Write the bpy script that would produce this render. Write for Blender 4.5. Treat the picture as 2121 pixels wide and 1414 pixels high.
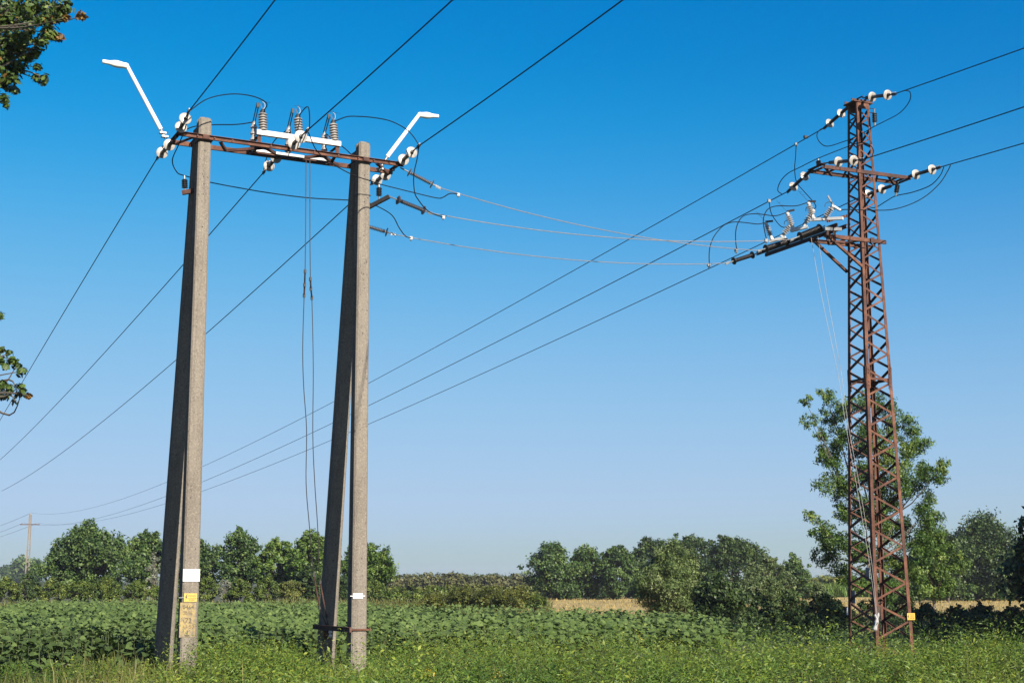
import bpy, math, random
import numpy as np
from mathutils import Vector

for o in list(bpy.data.objects):
    bpy.data.objects.remove(o)
S = bpy.context.scene
COL = S.collection
rng = np.random.default_rng(7)
random.seed(7)

# ------------------------------------------------------------------ camera
CAM_H, FPX, CX, CY, HORIZON = 1.75, 2946.0, 1060.5, 707.0, 1200.0
PITCH = math.atan((HORIZON - CY) / FPX)
cam_d = bpy.data.cameras.new('camera')
cam_d.sensor_width = 36.0
cam_d.lens = 36.0 * FPX / 2121.0
cam_d.clip_start, cam_d.clip_end = 0.1, 12000
cam = bpy.data.objects.new('camera', cam_d)
cam.location = (0, 0, CAM_H)
cam.rotation_euler = (math.pi / 2 + PITCH, 0, 0)
COL.objects.link(cam)
S.camera = cam
S.render.resolution_x, S.render.resolution_y = 1024, 682

# ------------------------------------------------------------------ light
SUN_AZ = math.radians(180 - 29.8)      # measured from +Y towards +X
SUN_EL = math.radians(29)
W = bpy.data.worlds.new('World')
S.world = W
W.use_nodes = True
nt = W.node_tree
nt.nodes.clear()
out = nt.nodes.new('ShaderNodeOutputWorld')
bg = nt.nodes.new('ShaderNodeBackground')
sky = nt.nodes.new('ShaderNodeTexSky')
sky.sky_type = 'NISHITA'
sky.sun_disc = False
sky.sun_elevation = SUN_EL
sky.sun_rotation = SUN_AZ
sky.altitude = 100
sky.air_density = 1.0
sky.dust_density = 1.0
sky.ozone_density = 4.2
hs = nt.nodes.new('ShaderNodeHueSaturation')
hs.inputs['Saturation'].default_value = 1.4
bg.inputs['Strength'].default_value = 0.06
nt.links.new(sky.outputs[0], hs.inputs['Color'])
# one even colour grade for the whole sky, the way the camera rendered it (display-linear values, scaled by GK)
GK = 0.6
def _lin(v):
    v /= 255.0
    return v / 12.92 if v <= 0.04045 else ((v + 0.055) / 1.055) ** 2.4
g1 = nt.nodes.new('ShaderNodeVectorMath'); g1.operation = 'MULTIPLY'; g1.inputs[1].default_value = (0.153 * GK,) * 3
cv = nt.nodes.new('ShaderNodeRGBCurve')
g2 = nt.nodes.new('ShaderNodeVectorMath'); g2.operation = 'MULTIPLY'; g2.inputs[1].default_value = (1 / (0.153 * GK),) * 3
for ch, pts in enumerate(([(0, 0), (23, 7), (45, 44), (61, 73), (82, 103), (119, 137), (174, 164), (206, 174), (255, 182)],
                          [(0, 0), (129, 131), (143, 149), (156, 162), (172, 176), (200, 191), (231, 200), (255, 204)],
                          [(0, 0), (180, 194), (203, 206), (219, 217), (232, 225), (255, 233)])):
    c_ = cv.mapping.curves[ch]
    for k_, (a_, b_) in enumerate(pts):
        x_, y_ = _lin(a_) * GK, _lin(b_) * GK
        if k_ == 0: c_.points[0].location = (0, 0)
        else: c_.points.new(x_, y_)
    c_.points[len(c_.points) - 1].location = (1.0, _lin(pts[-1][1]) * GK * 1.06)
    for p_ in c_.points: p_.handle_type = 'AUTO_CLAMPED'
cv.mapping.update()
nt.links.new(hs.outputs[0], g1.inputs[0]); nt.links.new(g1.outputs[0], cv.inputs['Color'])
nt.links.new(cv.outputs[0], g2.inputs[0]); nt.links.new(g2.outputs[0], bg.inputs['Color'])
nt.links.new(bg.outputs[0], out.inputs[0])
sun_d = bpy.data.lights.new('sun', 'SUN')
sun_d.energy = 5.0
sun_d.angle = math.radians(0.53)
sun_d.color = (1.0, 0.91, 0.78)
sun = bpy.data.objects.new('sun', sun_d)
sdir = Vector((math.sin(SUN_AZ) * math.cos(SUN_EL), math.cos(SUN_AZ) * math.cos(SUN_EL), math.sin(SUN_EL)))
sun.rotation_euler = sdir.to_track_quat('Z', 'Y').to_euler()
COL.objects.link(sun)
S.view_settings.view_transform = 'Standard'
S.view_settings.look = 'None'
S.view_settings.exposure = 1.35
S.view_settings.gamma = 1.0
S.view_settings.use_curve_mapping = False
S.render.engine = 'CYCLES'
S.cycles.max_bounces = 6
S.cycles.transparent_max_bounces = 6
S.cycles.volume_bounces = 0

# ------------------------------------------------------------------ surveying: picture point + distance -> place
_F = np.array([0, math.cos(PITCH), math.sin(PITCH)])
_R = np.array([1.0, 0, 0])
_U = np.array([0, -math.sin(PITCH), math.cos(PITCH)])
EYE = np.array([0, 0, CAM_H])
def ray(px, py): return _F + _R * (px - CX) / FPX - _U * (py - CY) / FPX
def P(px, py, Y):
    r = ray(px, py); return EYE + r * (Y / r[1])
def AtZ(px, py, z):
    r = ray(px, py); return EYE + r * ((z - CAM_H) / r[2])
def OnP(px, py, p0, d):
    n = np.array([d[1], -d[0], 0]); r = ray(px, py)
    return EYE + r * (((np.asarray(p0) - EYE) @ n) / (r @ n))
def nrm(v):
    v = np.asarray(v, float); return v / np.linalg.norm(v)

# ------------------------------------------------------------------ materials
MATS = {}
def new_mat(name):
    m = bpy.data.materials.new(name); m.use_nodes = True
    n = m.node_tree.nodes; l = m.node_tree.links
    return m, n, l, n['Principled BSDF']
def ramp(n, l, fac, stops):
    r = n.new('ShaderNodeValToRGB')
    e = r.color_ramp.elements
    while len(e) < len(stops): e.new(0.5)
    for k, (p, c) in enumerate(stops):
        e[k].position = p; e[k].color = (*c, 1)
    l.new(fac, r.inputs[0]); return r.outputs[0]
def noise(n, l, scale, detail=4, rough=0.6, vec=None, stretch=None):
    t = n.new('ShaderNodeTexNoise')
    t.inputs['Scale'].default_value = scale; t.inputs['Detail'].default_value = detail
    t.inputs['Roughness'].default_value = rough
    c = n.new('ShaderNodeTexCoord')
    v = c.outputs['Object']
    if stretch:
        mp = n.new('ShaderNodeMapping'); mp.inputs['Scale'].default_value = stretch
        l.new(v, mp.inputs[0]); v = mp.outputs[0]
    l.new(v, t.inputs['Vector']); return t.outputs['Fac']
def mix(n, l, fac, a, b, mode='MIX'):
    m = n.new('ShaderNodeMix'); m.data_type = 'RGBA'; m.blend_type = mode
    if isinstance(fac, float): m.inputs[0].default_value = fac
    else: l.new(fac, m.inputs[0])
    for k, x in ((6, a), (7, b)):
        if isinstance(x, tuple): m.inputs[k].default_value = (*x, 1)
        else: l.new(x, m.inputs[k])
    return m.outputs[2]
def bump(n, l, bsdf, h, strength=0.4, dist=0.01):
    b = n.new('ShaderNodeBump'); b.inputs['Strength'].default_value = strength
    b.inputs['Distance'].default_value = dist
    l.new(h, b.inputs['Height']); l.new(b.outputs[0], bsdf.inputs['Normal'])
def plain(name, col, rough=0.5, metal=0.0, var=0.12, scale=12, coat=0):
    if name in MATS: return MATS[name]
    m, n, l, b = new_mat(name)
    f = noise(n, l, scale, 5)
    lo = tuple(max(0, c * (1 - var * 1.6)) for c in col); hi = tuple(min(1, c * (1 + var)) for c in col)
    l.new(ramp(n, l, f, [(0.3, lo), (0.7, hi)]), b.inputs['Base Color'])
    b.inputs['Roughness'].default_value = rough; b.inputs['Metallic'].default_value = metal
    if coat: b.inputs['Coat Weight'].default_value = coat
    MATS[name] = m; return m
def concrete_mat():
    m, n, l, b = new_mat('weathered concrete')
    big = noise(n, l, 1.1, 6, 0.65, stretch=(1, 1, 0.4))
    streak = noise(n, l, 14, 4, 0.6, stretch=(1, 1, 0.04))
    grit = noise(n, l, 34, 3, 0.8)
    fine = noise(n, l, 110, 3, 0.75)
    pores = noise(n, l, 21, 2, 0.5)
    c = ramp(n, l, big, [(0.28, (0.10, 0.086, 0.069)), (0.5, (0.148, 0.13, 0.106)), (0.75, (0.175, 0.156, 0.128))])
    c = mix(n, l, ramp(n, l, streak, [(0.5, (0, 0, 0)), (0.72, (0.6, 0.6, 0.6))]), c, (0.06, 0.05, 0.042))
    c = mix(n, l, ramp(n, l, grit, [(0.36, (0.6, 0.6, 0.6)), (0.46, (0, 0, 0))]), c, (0.055, 0.045, 0.037))
    c = mix(n, l, ramp(n, l, grit, [(0.56, (0, 0, 0)), (0.66, (0.7, 0.7, 0.7))]), c, (0.26, 0.225, 0.18))
    c = mix(n, l, ramp(n, l, fine, [(0.4, (0.5, 0.5, 0.5)), (0.5, (0, 0, 0))]), c, (0.07, 0.058, 0.048))
    c = mix(n, l, ramp(n, l, pores, [(0.68, (0, 0, 0)), (0.71, (0.85, 0.85, 0.85))]), c, (0.035, 0.03, 0.026))
    l.new(c, b.inputs['Base Color']); b.inputs['Roughness'].default_value = 0.95
    bump(n, l, b, grit, 0.5, 0.006)
    return m
def rust_mat(name, lo, mid, hi):
    m, n, l, b = new_mat(name)
    a = noise(n, l, 3.2, 8, 0.75); f = noise(n, l, 60, 4, 0.7)
    c = ramp(n, l, a, [(0.34, lo), (0.5, mid), (0.66, hi)])
    c = mix(n, l, ramp(n, l, f, [(0.55, (0, 0, 0)), (0.72, (0.6, 0.6, 0.6))]), c, tuple(x * 0.45 for x in lo))
    l.new(c, b.inputs['Base Color']); b.inputs['Roughness'].default_value = 0.85
    bump(n, l, b, f, 0.4, 0.003)
    return m
def leaf_mat(name, dark, mid, light, trans=0.3, rough=0.5):
    """leaf colour from the per-leaf attribute 'tint' (0..1); thin, so some light passes through"""
    m, n, l, b = new_mat(name)
    at = n.new('ShaderNodeAttribute'); at.attribute_name = 'tint'
    c = ramp(n, l, at.outputs['Fac'], [(0.0, dark), (0.5, mid), (0.95, light)])
    l.new(c, b.inputs['Base Color']); b.inputs['Roughness'].default_value = rough
    b.inputs['Specular IOR Level'].default_value = 0.25
    t = n.new('ShaderNodeBsdfTranslucent')
    cc = mix(n, l, 1.0, c, (0.95, 1.0, 0.45), 'MULTIPLY')
    l.new(cc, t.inputs['Color'])
    ms = n.new('ShaderNodeMixShader'); ms.inputs[0].default_value = trans
    l.new(b.outputs[0], ms.inputs[1]); l.new(t.outputs[0], ms.inputs[2])
    l.new(ms.outputs[0], n['Material Output'].inputs[0])
    return m

M = {}
M['concrete'] = concrete_mat()
M['rust'] = rust_mat('rusty steel', (0.024, 0.009, 0.006), (0.070, 0.024, 0.0125), (0.135, 0.055, 0.028))
M['rust_dark'] = rust_mat('dark rusty steel', (0.014, 0.007, 0.006), (0.046, 0.016, 0.010), (0.085, 0.03, 0.018))
M['galv'] = plain('galvanised steel', (0.17, 0.175, 0.18), 0.45, 0.5, 0.2)
M['dark_steel'] = plain('dark fittings', (0.016, 0.014, 0.014), 0.65, 0.1, 0.3)
M['white_paint'] = plain('white painted steel', (0.4032, 0.4144, 0.4312), 0.4, 0, 0.08, 6)
M['white_plastic'] = plain('white bird perch plastic', (0.6213, 0.6213, 0.6141), 0.4, 0, 0.04, 5)
M['disc'] = plain('pale insulator glaze', (0.255, 0.238, 0.215), 0.35, 0, 0.2, 16)
M['rod'] = plain('dark insulator barrel', (0.014, 0.011, 0.011), 0.4, 0, 0.3)
M['shed'] = plain('grey silicone insulator', (0.05, 0.045, 0.05), 0.5, 0, 0.2, 30)
M['porcelain'] = plain('stoneware insulator', (0.2512, 0.2293, 0.2075), 0.3, 0, 0.12, 20)
M['porc_white'] = plain('white insulator body', (0.4262, 0.4262, 0.4147), 0.3, 0, 0.06, 20)
M['cable'] = plain('covered black wire', (0.006, 0.0065, 0.008), 0.7, 0, 0.2)
M['cable'].node_tree.nodes['Principled BSDF'].inputs['Specular IOR Level'].default_value = 0.08
M['alu'] = plain('bare aluminium wire', (0.1875, 0.1725, 0.165), 0.5, 0.3, 0.15)
M['rope'] = plain('pale rope', (0.2558, 0.2558, 0.2558), 0.8, 0, 0.1)
M['yellow'] = plain('yellow sign enamel', (0.42, 0.27, 0.04), 0.5, 0, 0.12, 20)
M['sign_white'] = plain('white sign enamel', (0.5376, 0.5376, 0.5312), 0.4, 0, 0.03, 20)
M['sign_grey'] = plain('grey sign back', (0.17, 0.18, 0.2), 0.6, 0, 0.15, 20)
M['black_paint'] = plain('black lettering', (0.03, 0.022, 0.015), 0.7, 0, 0.2, 30)
M['faint_paint'] = plain('worn lettering', (0.11, 0.07, 0.03), 0.8, 0, 0.3, 60)
M['pale_letter'] = plain('sun bleached lettering', (0.27, 0.27, 0.29), 0.6, 0, 0.1, 30)
M['grey_letter'] = plain('grey lettering', (0.10, 0.09, 0.12), 0.6, 0, 0.1, 30)
def band_mat():
    m, n, l, b = new_mat('flaking yellow paint')
    f = noise(n, l, 16, 6, 0.75)
    c = ramp(n, l, f, [(0.42, (0.14, 0.118, 0.088)), (0.5, (0.205, 0.155, 0.075)), (0.62, (0.27, 0.21, 0.08))])
    l.new(c, b.inputs['Base Color']); b.inputs['Roughness'].default_value = 0.9
    return m
M['band'] = band_mat()
M['bark'] = rust_mat('bark', (0.03938, 0.03094, 0.02363), (0.0675, 0.05625, 0.045), (0.1013, 0.08715, 0.07031))
M['hole'] = plain('bolt hole', (0.012, 0.011, 0.01), 0.9)
M['bolt'] = plain('rusty bolt', (0.09, 0.04, 0.028), 0.7, 0.2, 0.2)
# leaves
M['lf_pale'] = leaf_mat('pale willow leaf', (0.04, 0.07, 0.018), (0.105, 0.15, 0.046), (0.21, 0.245, 0.11), 0.2)
M['lf_deep'] = leaf_mat('deep green weed leaf', (0.024, 0.052, 0.009), (0.064, 0.122, 0.019), (0.135, 0.195, 0.036), 0.3)
M['lf_sun'] = leaf_mat('sunflower leaf', (0.028, 0.05, 0.013), (0.064, 0.104, 0.027), (0.112, 0.158, 0.045), 0.25, 0.75)
M['lf_weed'] = leaf_mat('weed leaf', (0.034, 0.056, 0.007), (0.1, 0.152, 0.017), (0.205, 0.24, 0.034), 0.32)
M['lf_grass'] = leaf_mat('grass blade', (0.05, 0.062, 0.014), (0.105, 0.115, 0.03), (0.24, 0.205, 0.085), 0.3)
M['lf_oak'] = leaf_mat('oak leaf', (0.018, 0.038, 0.007), (0.048, 0.084, 0.016), (0.115, 0.15, 0.034), 0.2)
M['lf_rust'] = leaf_mat('reddish young oak leaf', (0.1, 0.05, 0.013), (0.17, 0.09, 0.025), (0.22, 0.15, 0.04), 0.35)
M['lf_tree'] = leaf_mat('broadleaf', (0.016, 0.035, 0.009), (0.046, 0.087, 0.021), (0.11, 0.155, 0.043), 0.2)
M['lf_bright'] = leaf_mat('bright broadleaf', (0.022, 0.048, 0.008), (0.062, 0.112, 0.018), (0.13, 0.175, 0.036), 0.2)
M['lf_ash'] = leaf_mat('ash leaflet', (0.022, 0.05, 0.009), (0.066, 0.125, 0.022), (0.165, 0.215, 0.05), 0.34)
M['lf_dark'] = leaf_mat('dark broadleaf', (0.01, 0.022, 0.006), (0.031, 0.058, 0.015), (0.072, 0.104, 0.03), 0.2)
M['lf_silver'] = leaf_mat('silvery leaf', (0.08954, 0.1023, 0.07355), (0.1535, 0.1663, 0.1215), (0.2303, 0.243, 0.1855), 0.25)
M['lf_willow'] = leaf_mat('willow leaf', (0.03, 0.05, 0.014), (0.075, 0.11, 0.036), (0.15, 0.18, 0.085), 0.2)
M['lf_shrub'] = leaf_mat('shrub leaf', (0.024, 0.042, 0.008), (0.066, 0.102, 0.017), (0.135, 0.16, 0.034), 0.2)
M['lf_olive'] = leaf_mat('olive shrub leaf', (0.028, 0.038, 0.008), (0.08, 0.096, 0.02), (0.15, 0.155, 0.038), 0.2)
M['lf_brown'] = leaf_mat('brownish hedge leaf', (0.04, 0.046, 0.017), (0.085, 0.09, 0.034), (0.13, 0.122, 0.05), 0.22)
M['lf_straw'] = leaf_mat('straw', (0.18, 0.125, 0.04), (0.29, 0.22, 0.075), (0.38, 0.3, 0.12), 0.2, 0.7)
M['lf_flower'] = leaf_mat('yellow floret', (0.3198, 0.2239, 0.01279), (0.3966, 0.3006, 0.01919), (0.4477, 0.3518, 0.03838), 0.3)
M['lf_stem'] = plain('green stem', (0.03938, 0.05512, 0.0147), 0.6, 0, 0.25)
def ground_mat(name, stops, s1, s2):
    m, n, l, b = new_mat(name)
    a = noise(n, l, s1, 6, 0.65); f = noise(n, l, s2, 4, 0.7)
    c = ramp(n, l, a, stops)
    c = mix(n, l, ramp(n, l, f, [(0.4, (0.5, 0.5, 0.5)), (0.6, (0, 0, 0))]), c, tuple(x * 0.5 for x in stops[0][1]))
    l.new(c, b.inputs['Base Color']); b.inputs['Roughness'].default_value = 0.95
    bump(n, l, b, f, 0.6, 0.03)
    return m
M['ground'] = ground_mat('rough grassland', [(0.3, (0.02438, 0.03169, 0.008775)), (0.55, (0.04388, 0.04875, 0.01462)), (0.75, (0.07312, 0.06094, 0.02681))], 0.25, 9)
M['soil'] = ground_mat('crop soil', [(0.3, (0.03656, 0.02681, 0.01706)), (0.7, (0.0585, 0.04388, 0.02925))], 0.6, 7)
M['stubble'] = ground_mat('stubble', [(0.3, (0.21, 0.15, 0.045)), (0.55, (0.29, 0.215, 0.068)), (0.75, (0.34, 0.265, 0.10))], 0.18, 3)

# ------------------------------------------------------------------ mesh helpers
ORIG = {}
def tag(o, label=None, cat=None, group=None, kind=None):
    if label: o['label'] = label
    if cat: o['category'] = cat
    if group: o['group'] = group
    if kind: o['kind'] = kind
    return o
def empty(name, loc, label=None, cat=None, group=None):
    o = bpy.data.objects.new(name, None)
    o.empty_display_size = 0.2
    o.location = [float(x) for x in loc]
    COL.objects.link(o); ORIG[o] = np.asarray(loc, float)
    return tag(o, label, cat, group)
def frame(d, up=(0, 0, 1)):
    d = nrm(d); up = np.asarray(up, float)
    if abs(d @ nrm(up)) > 0.995: up = np.array([1.0, 0.2, 0])
    u = nrm(np.cross(up, d)); v = np.cross(d, u)
    return u, v
def spline(pts, n=8):
    p = [np.asarray(q, float) for q in pts]
    if len(p) < 3: return p
    p = [2 * p[0] - p[1]] + p + [2 * p[-1] - p[-2]]
    r = []
    for i in range(1, len(p) - 2):
        a, b, c, d = p[i - 1:i + 3]
        for k in range(n):
            t = k / n
            r.append(0.5 * (2 * b + (c - a) * t + (2 * a - 5 * b + 4 * c - d) * t * t + (3 * b - a - 3 * c + d) * t ** 3))
    r.append(p[-2]); return r
def arr_mesh(name, V, F_list, tint=None, smooth=False):
    """V (n,3); F_list: list of int arrays (m,k)"""
    me = bpy.data.meshes.new(name)
    V = np.ascontiguousarray(V, np.float32)
    me.vertices.add(len(V)); me.vertices.foreach_set('co', V.ravel())
    F_list = [f for f in F_list if len(f)]
    loops = np.concatenate([f.ravel() for f in F_list]).astype(np.int32)
    tot = np.concatenate([np.full(len(f), f.shape[1]) for f in F_list]).astype(np.int32)
    start = np.concatenate([[0], np.cumsum(tot)[:-1]]).astype(np.int32)
    me.loops.add(len(loops)); me.loops.foreach_set('vertex_index', loops)
    me.polygons.add(len(tot)); me.polygons.foreach_set('loop_start', start)
    try: me.polygons.foreach_set('loop_total', tot)
    except Exception: pass
    if smooth: me.polygons.foreach_set('use_smooth', np.ones(len(tot), bool))
    me.update(calc_edges=True)
    if tint is not None:
        a = me.attributes.new('tint', 'FLOAT', 'POINT')
        a.data.foreach_set('value', np.ascontiguousarray(tint, np.float32))
    return me
def link_mesh(name, me, mat, parent=None, loc=None):
    o = bpy.data.objects.new(name, me)
    if mat is not None: me.materials.append(mat)
    if loc is not None: o.location = [float(x) for x in loc]
    COL.objects.link(o)
    if parent is not None:
        o.parent = parent; ORIG[o] = ORIG[parent]
    else:
        ORIG[o] = np.asarray(loc if loc is not None else (0, 0, 0), float)
    return o

class MB:
    def __init__(s): s.v = []; s.f = []; s.n = 0
    def add(s, v, f):
        s.v += [tuple(map(float, x)) for x in v]
        s.f += [tuple(i + s.n for i in q) for q in f]; s.n = len(s.v); return s
    def prism(s, a, b, prof, up=(0, 0, 1), prof2=None):
        """extrude the 2-D profile (counter-clockwise) from a to b"""
        a, b = np.asarray(a, float), np.asarray(b, float)
        u, v = frame(b - a, up); k = len(prof); prof2 = prof2 or prof
        vs = [a + u * x + v * y for x, y in prof] + [b + u * x + v * y for x, y in prof2]
        fs = [(i, (i + 1) % k, k + (i + 1) % k, k + i) for i in range(k)]
        return s.add(vs, fs + [tuple(range(k))[::-1], tuple(range(k, 2 * k))])
    def bar(s, a, b, w, h, up=(0, 0, 1)):
        return s.prism(a, b, [(-w / 2, -h / 2), (w / 2, -h / 2), (w / 2, h / 2), (-w / 2, h / 2)], up)
    def angle(s, a, b, w, t, up=(0, 0, 1), fx=1, fy=1):
        p = [(0, 0), (w * fx, 0), (w * fx, t * fy), (t * fx, t * fy), (t * fx, w * fy), (0, w * fy)]
        if fx * fy < 0: p = p[::-1]
        return s.prism(a, b, p, up)
    def channel(s, a, b, h, w, t, up=(0, 0, 1), side=1):
        p = [(0, -h / 2), (w * side, -h / 2), (w * side, -h / 2 + t), (t * side, -h / 2 + t), (t * side, h / 2 - t),
             (w * side, h / 2 - t), (w * side, h / 2), (0, h / 2)]
        if side < 0: p = p[::-1]
        return s.prism(a, b, p, up)
    def tube(s, pts, r, n=6, taper=None):
        pts = [np.asarray(p, float) for p in pts]; m = len(pts)
        rs = [r] * m if taper is None else [r + (taper - r) * i / (m - 1) for i in range(m)]
        vs = []; u = None
        for i, p in enumerate(pts):
            d = nrm(pts[min(i + 1, m - 1)] - pts[max(i - 1, 0)])
            if u is None: u, v = frame(d)
            else:
                u = nrm(u - d * (u @ d)); v = np.cross(d, u)
            vs += [p + rs[i] * (u * math.cos(2 * math.pi * k / n) + v * math.sin(2 * math.pi * k / n)) for k in range(n)]
        fs = [(i * n + k, i * n + (k + 1) % n, (i + 1) * n + (k + 1) % n, (i + 1) * n + k) for i in range(m - 1) for k in range(n)]
        fs += [tuple(range(n))[::-1], tuple(range((m - 1) * n, m * n))]
        return s.add(vs, fs)
    def lathe(s, a, b, prof, n=16):
        """prof: (distance along a->b in metres, radius)"""
        a = np.asarray(a, float); d = nrm(np.asarray(b, float) - a); u, v = frame(d); m = len(prof)
        vs = []
        for t, r in prof:
            vs += [a + d * t + r * (u * math.cos(2 * math.pi * k / n) + v * math.sin(2 * math.pi * k / n)) for k in range(n)]
        fs = [(i * n + k, i * n + (k + 1) % n, (i + 1) * n + (k + 1) % n, (i + 1) * n + k) for i in range(m - 1) for k in range(n)]
        fs += [tuple(range(n))[::-1], tuple(range((m - 1) * n, m * n))]
        return s.add(vs, fs)
    def box(s, c, ax, ay, az):
        c, ax, ay, az = (np.asarray(q, float) for q in (c, ax, ay, az))
        vs = [c + ax * i + ay * j + az * k for k in (-1, 1) for j in (-1, 1) for i in (-1, 1)]
        return s.add(vs, [(0, 2, 3, 1), (4, 5, 7, 6), (0, 1, 5, 4), (2, 6, 7, 3), (0, 4, 6, 2), (1, 3, 7, 5)])
    def build(s, name, mat, parent=None, smooth=False, label=None, cat=None, group=None, kind=None):
        v = np.array(s.v)
        if parent is not None: org = ORIG[parent]
        else:
            lo, hi = v.min(0), v.max(0); org = np.array([(lo[0] + hi[0]) / 2, (lo[1] + hi[1]) / 2, lo[2]])
        me = bpy.data.meshes.new(name)
        me.from_pydata([tuple(x) for x in v - org], [], s.f); me.update()
        if smooth:
            me.polygons.foreach_set('use_smooth', np.ones(len(me.polygons), bool))
            try: me.set_sharp_from_angle(angle=math.radians(40))
            except Exception: pass
        o = link_mesh(name, me, M[mat], parent, None if parent is not None else org)
        return tag(o, label, cat, group, kind)

def text_mesh(name, txt, mat, parent, c, right, up, size, nrmv, sx=1.0):
    """flat lettering lying on a plate: centre c, axes right / up"""
    cu = bpy.data.curves.new('lettering', 'FONT'); cu.body = txt; cu.size = 1.0; cu.align_x = 'CENTER'; cu.align_y = 'CENTER'
    cu.resolution_u = 3
    t = bpy.data.objects.new('lettering', cu); COL.objects.link(t)
    dg = bpy.context.evaluated_depsgraph_get()
    me = bpy.data.meshes.new_from_object(t.evaluated_get(dg))
    bpy.data.objects.remove(t); bpy.data.curves.remove(cu)
    co = np.zeros(len(me.vertices) * 3); me.vertices.foreach_get('co', co); co = co.reshape(-1, 3)
    w = np.asarray(c)[None] + co[:, :1] * size * sx * np.asarray(right)[None] + co[:, 1:2] * size * np.asarray(up)[None] + 0.003 * np.asarray(nrmv)[None]
    w = w - ORIG[parent]
    me.vertices.foreach_set('co', w.astype(np.float32).ravel()); me.update()
    me.name = name
    return link_mesh(name, me, M[mat], parent)

# ================================================================== the twin A-frame of concrete poles
UPV = np.array([0, 0, 1.0])
e1h = nrm((-0.45, 0.893, 0)); e2h = np.array([e1h[1], -e1h[0], 0])      # along the line / along the crossarm
dW = nrm((-0.412, 0.911, 0))                                             # run of the overhead wires
T1 = P(423, 250, 25.5)
T2 = OnP(752, 300, T1, e2h)
def pole_profile(w, d):
    c = 0.028; g = 0.03; k = d * 0.26
    w, d = w / 2, d / 2
    return [(-w + c, -d), (w - c, -d), (w, -d + c), (w, -k), (w - g, -k + g), (w - g, k - g), (w, k), (w, d - c), (w - c, d),
            (-w + c, d), (-w, d - c), (-w, k), (-w + g, k - g), (-w + g, -k + g), (-w, -k), (-w, -d + c)]
def a_frame(T, label, spread_f, spread_b):
    root = empty('concrete_pole_pair', (T[0], T[1], 0), label, 'utility pole')
    fb = np.array([T[0], T[1], 0]) - e1h * spread_f; tb = np.array([T[0], T[1], 0]) + e1h * (0.25 + spread_b)
    ft = T; bt = T + e1h * 0.245 - UPV * 0.12
    fb[2] = tb[2] = -0.4
    for nm, a, b, lb in (('front_pole', fb, ft, None), ('rear_pole', tb, bt, None)):
        m = MB()
        m.prism(a, b, pole_profile(0.305, 0.29), e1h, pole_profile(0.235, 0.225))
        # slightly domed head
        cap = [(x * 0.8, y * 0.8) for x, y in pole_profile(0.235, 0.225)]
        m.prism(b + UPV * 0.001, b + UPV * 0.035, pole_profile(0.232, 0.222), e1h, cap)
        m.build(nm, 'concrete', root)
    return root, fb, ft, tb, bt
pole1, f1b, f1t, r1b, r1t = a_frame(T1, 'left concrete pole pair carrying the yellow painted band', 0.19, 1.4)
pole2, f2b, f2t, r2b, r2t = a_frame(T2, 'right concrete pole pair with rusty tie bar near its foot', 0.14, 1.4)
def front_face(fb, ft, y_px, off=0.0, x_off=0.0):
    """point on the front face of a front pole seen at picture height y_px"""
    lo, hi = 0.0, 1.0
    for _ in range(40):
        t = (lo + hi) / 2; p = fb + (ft - fb) * t
        d = 0.29 + (0.225 - 0.29) * t
        q = p - e1h * (d / 2 + off)
        v = q - EYE; yy = CY - FPX * (v @ _U) / (v @ _F)
        if yy > y_px: lo = t
        else: hi = t
    return q + e2h * x_off, t
for root, fb, ft, ys in ((pole1, f1b, f1t, (312, 366, 381, 402, 470, 560)), (pole2, f2b, f2t, (363, 418, 430, 488, 567, 690))):
    for y in ys:
        q, t = front_face(fb, ft, y, 0.0, random.uniform(-0.006, 0.006))
        MB().lathe(q + e1h * 0.01, q - e1h, [(0, 0.011), (0.0125, 0.011)], 8).build('bolt_hole', 'hole', root)
def band(root, fb, ft, y, w, nm='clamp_band', mat='rust_dark', t_=0.006):
    q, t = front_face(fb, ft, y)
    c = fb + (ft - fb) * t; wd = 0.305 + (0.235 - 0.305) * t; dp = 0.29 + (0.225 - 0.29) * t
    m = MB(); a = wd / 2 + t_; b = dp / 2 + t_
    for s in (-1, 1):
        m.box(c + e1h * b * s, e2h * (a + t_), e1h * t_, UPV * w / 2)
        m.box(c + e2h * (a + 0.001) * s, e2h * t_, e1h * (b - t_ - 0.001), UPV * w / 2)
    return m.build(nm, mat, root)
band(pole2, f2b, f2t, 403, 0.012, mat='dark_steel')
band(pole1, f1b, f1t, 292, 0.012, mat='dark_steel')

# rusty crossarm: two channels on either side of the pole heads, laced together
zc = OnP(440, 285, T1 - e1h * 0.2, e2h)[2]
fo, bo = -0.15, 0.245 + 0.15                     # front and rear channel, measured along e1h from the front pole axis
arm = empty('crossarm', (T1[0], T1[1], zc), 'long rusty steel crossarm bolted across both concrete pole pairs', 'crossarm')
AX = lambda s, o, dz=0.0: np.array([T1[0], T1[1], zc + dz]) + e2h * s + e1h * o
def s_of(px, py, off):
    q = OnP(px, py, T1 + e1h * off, e2h); return (q - T1) @ e2h
sL, sR = s_of(372, 270, fo), s_of(835, 338, fo)
s2 = (T2 - T1) @ e2h
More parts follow.
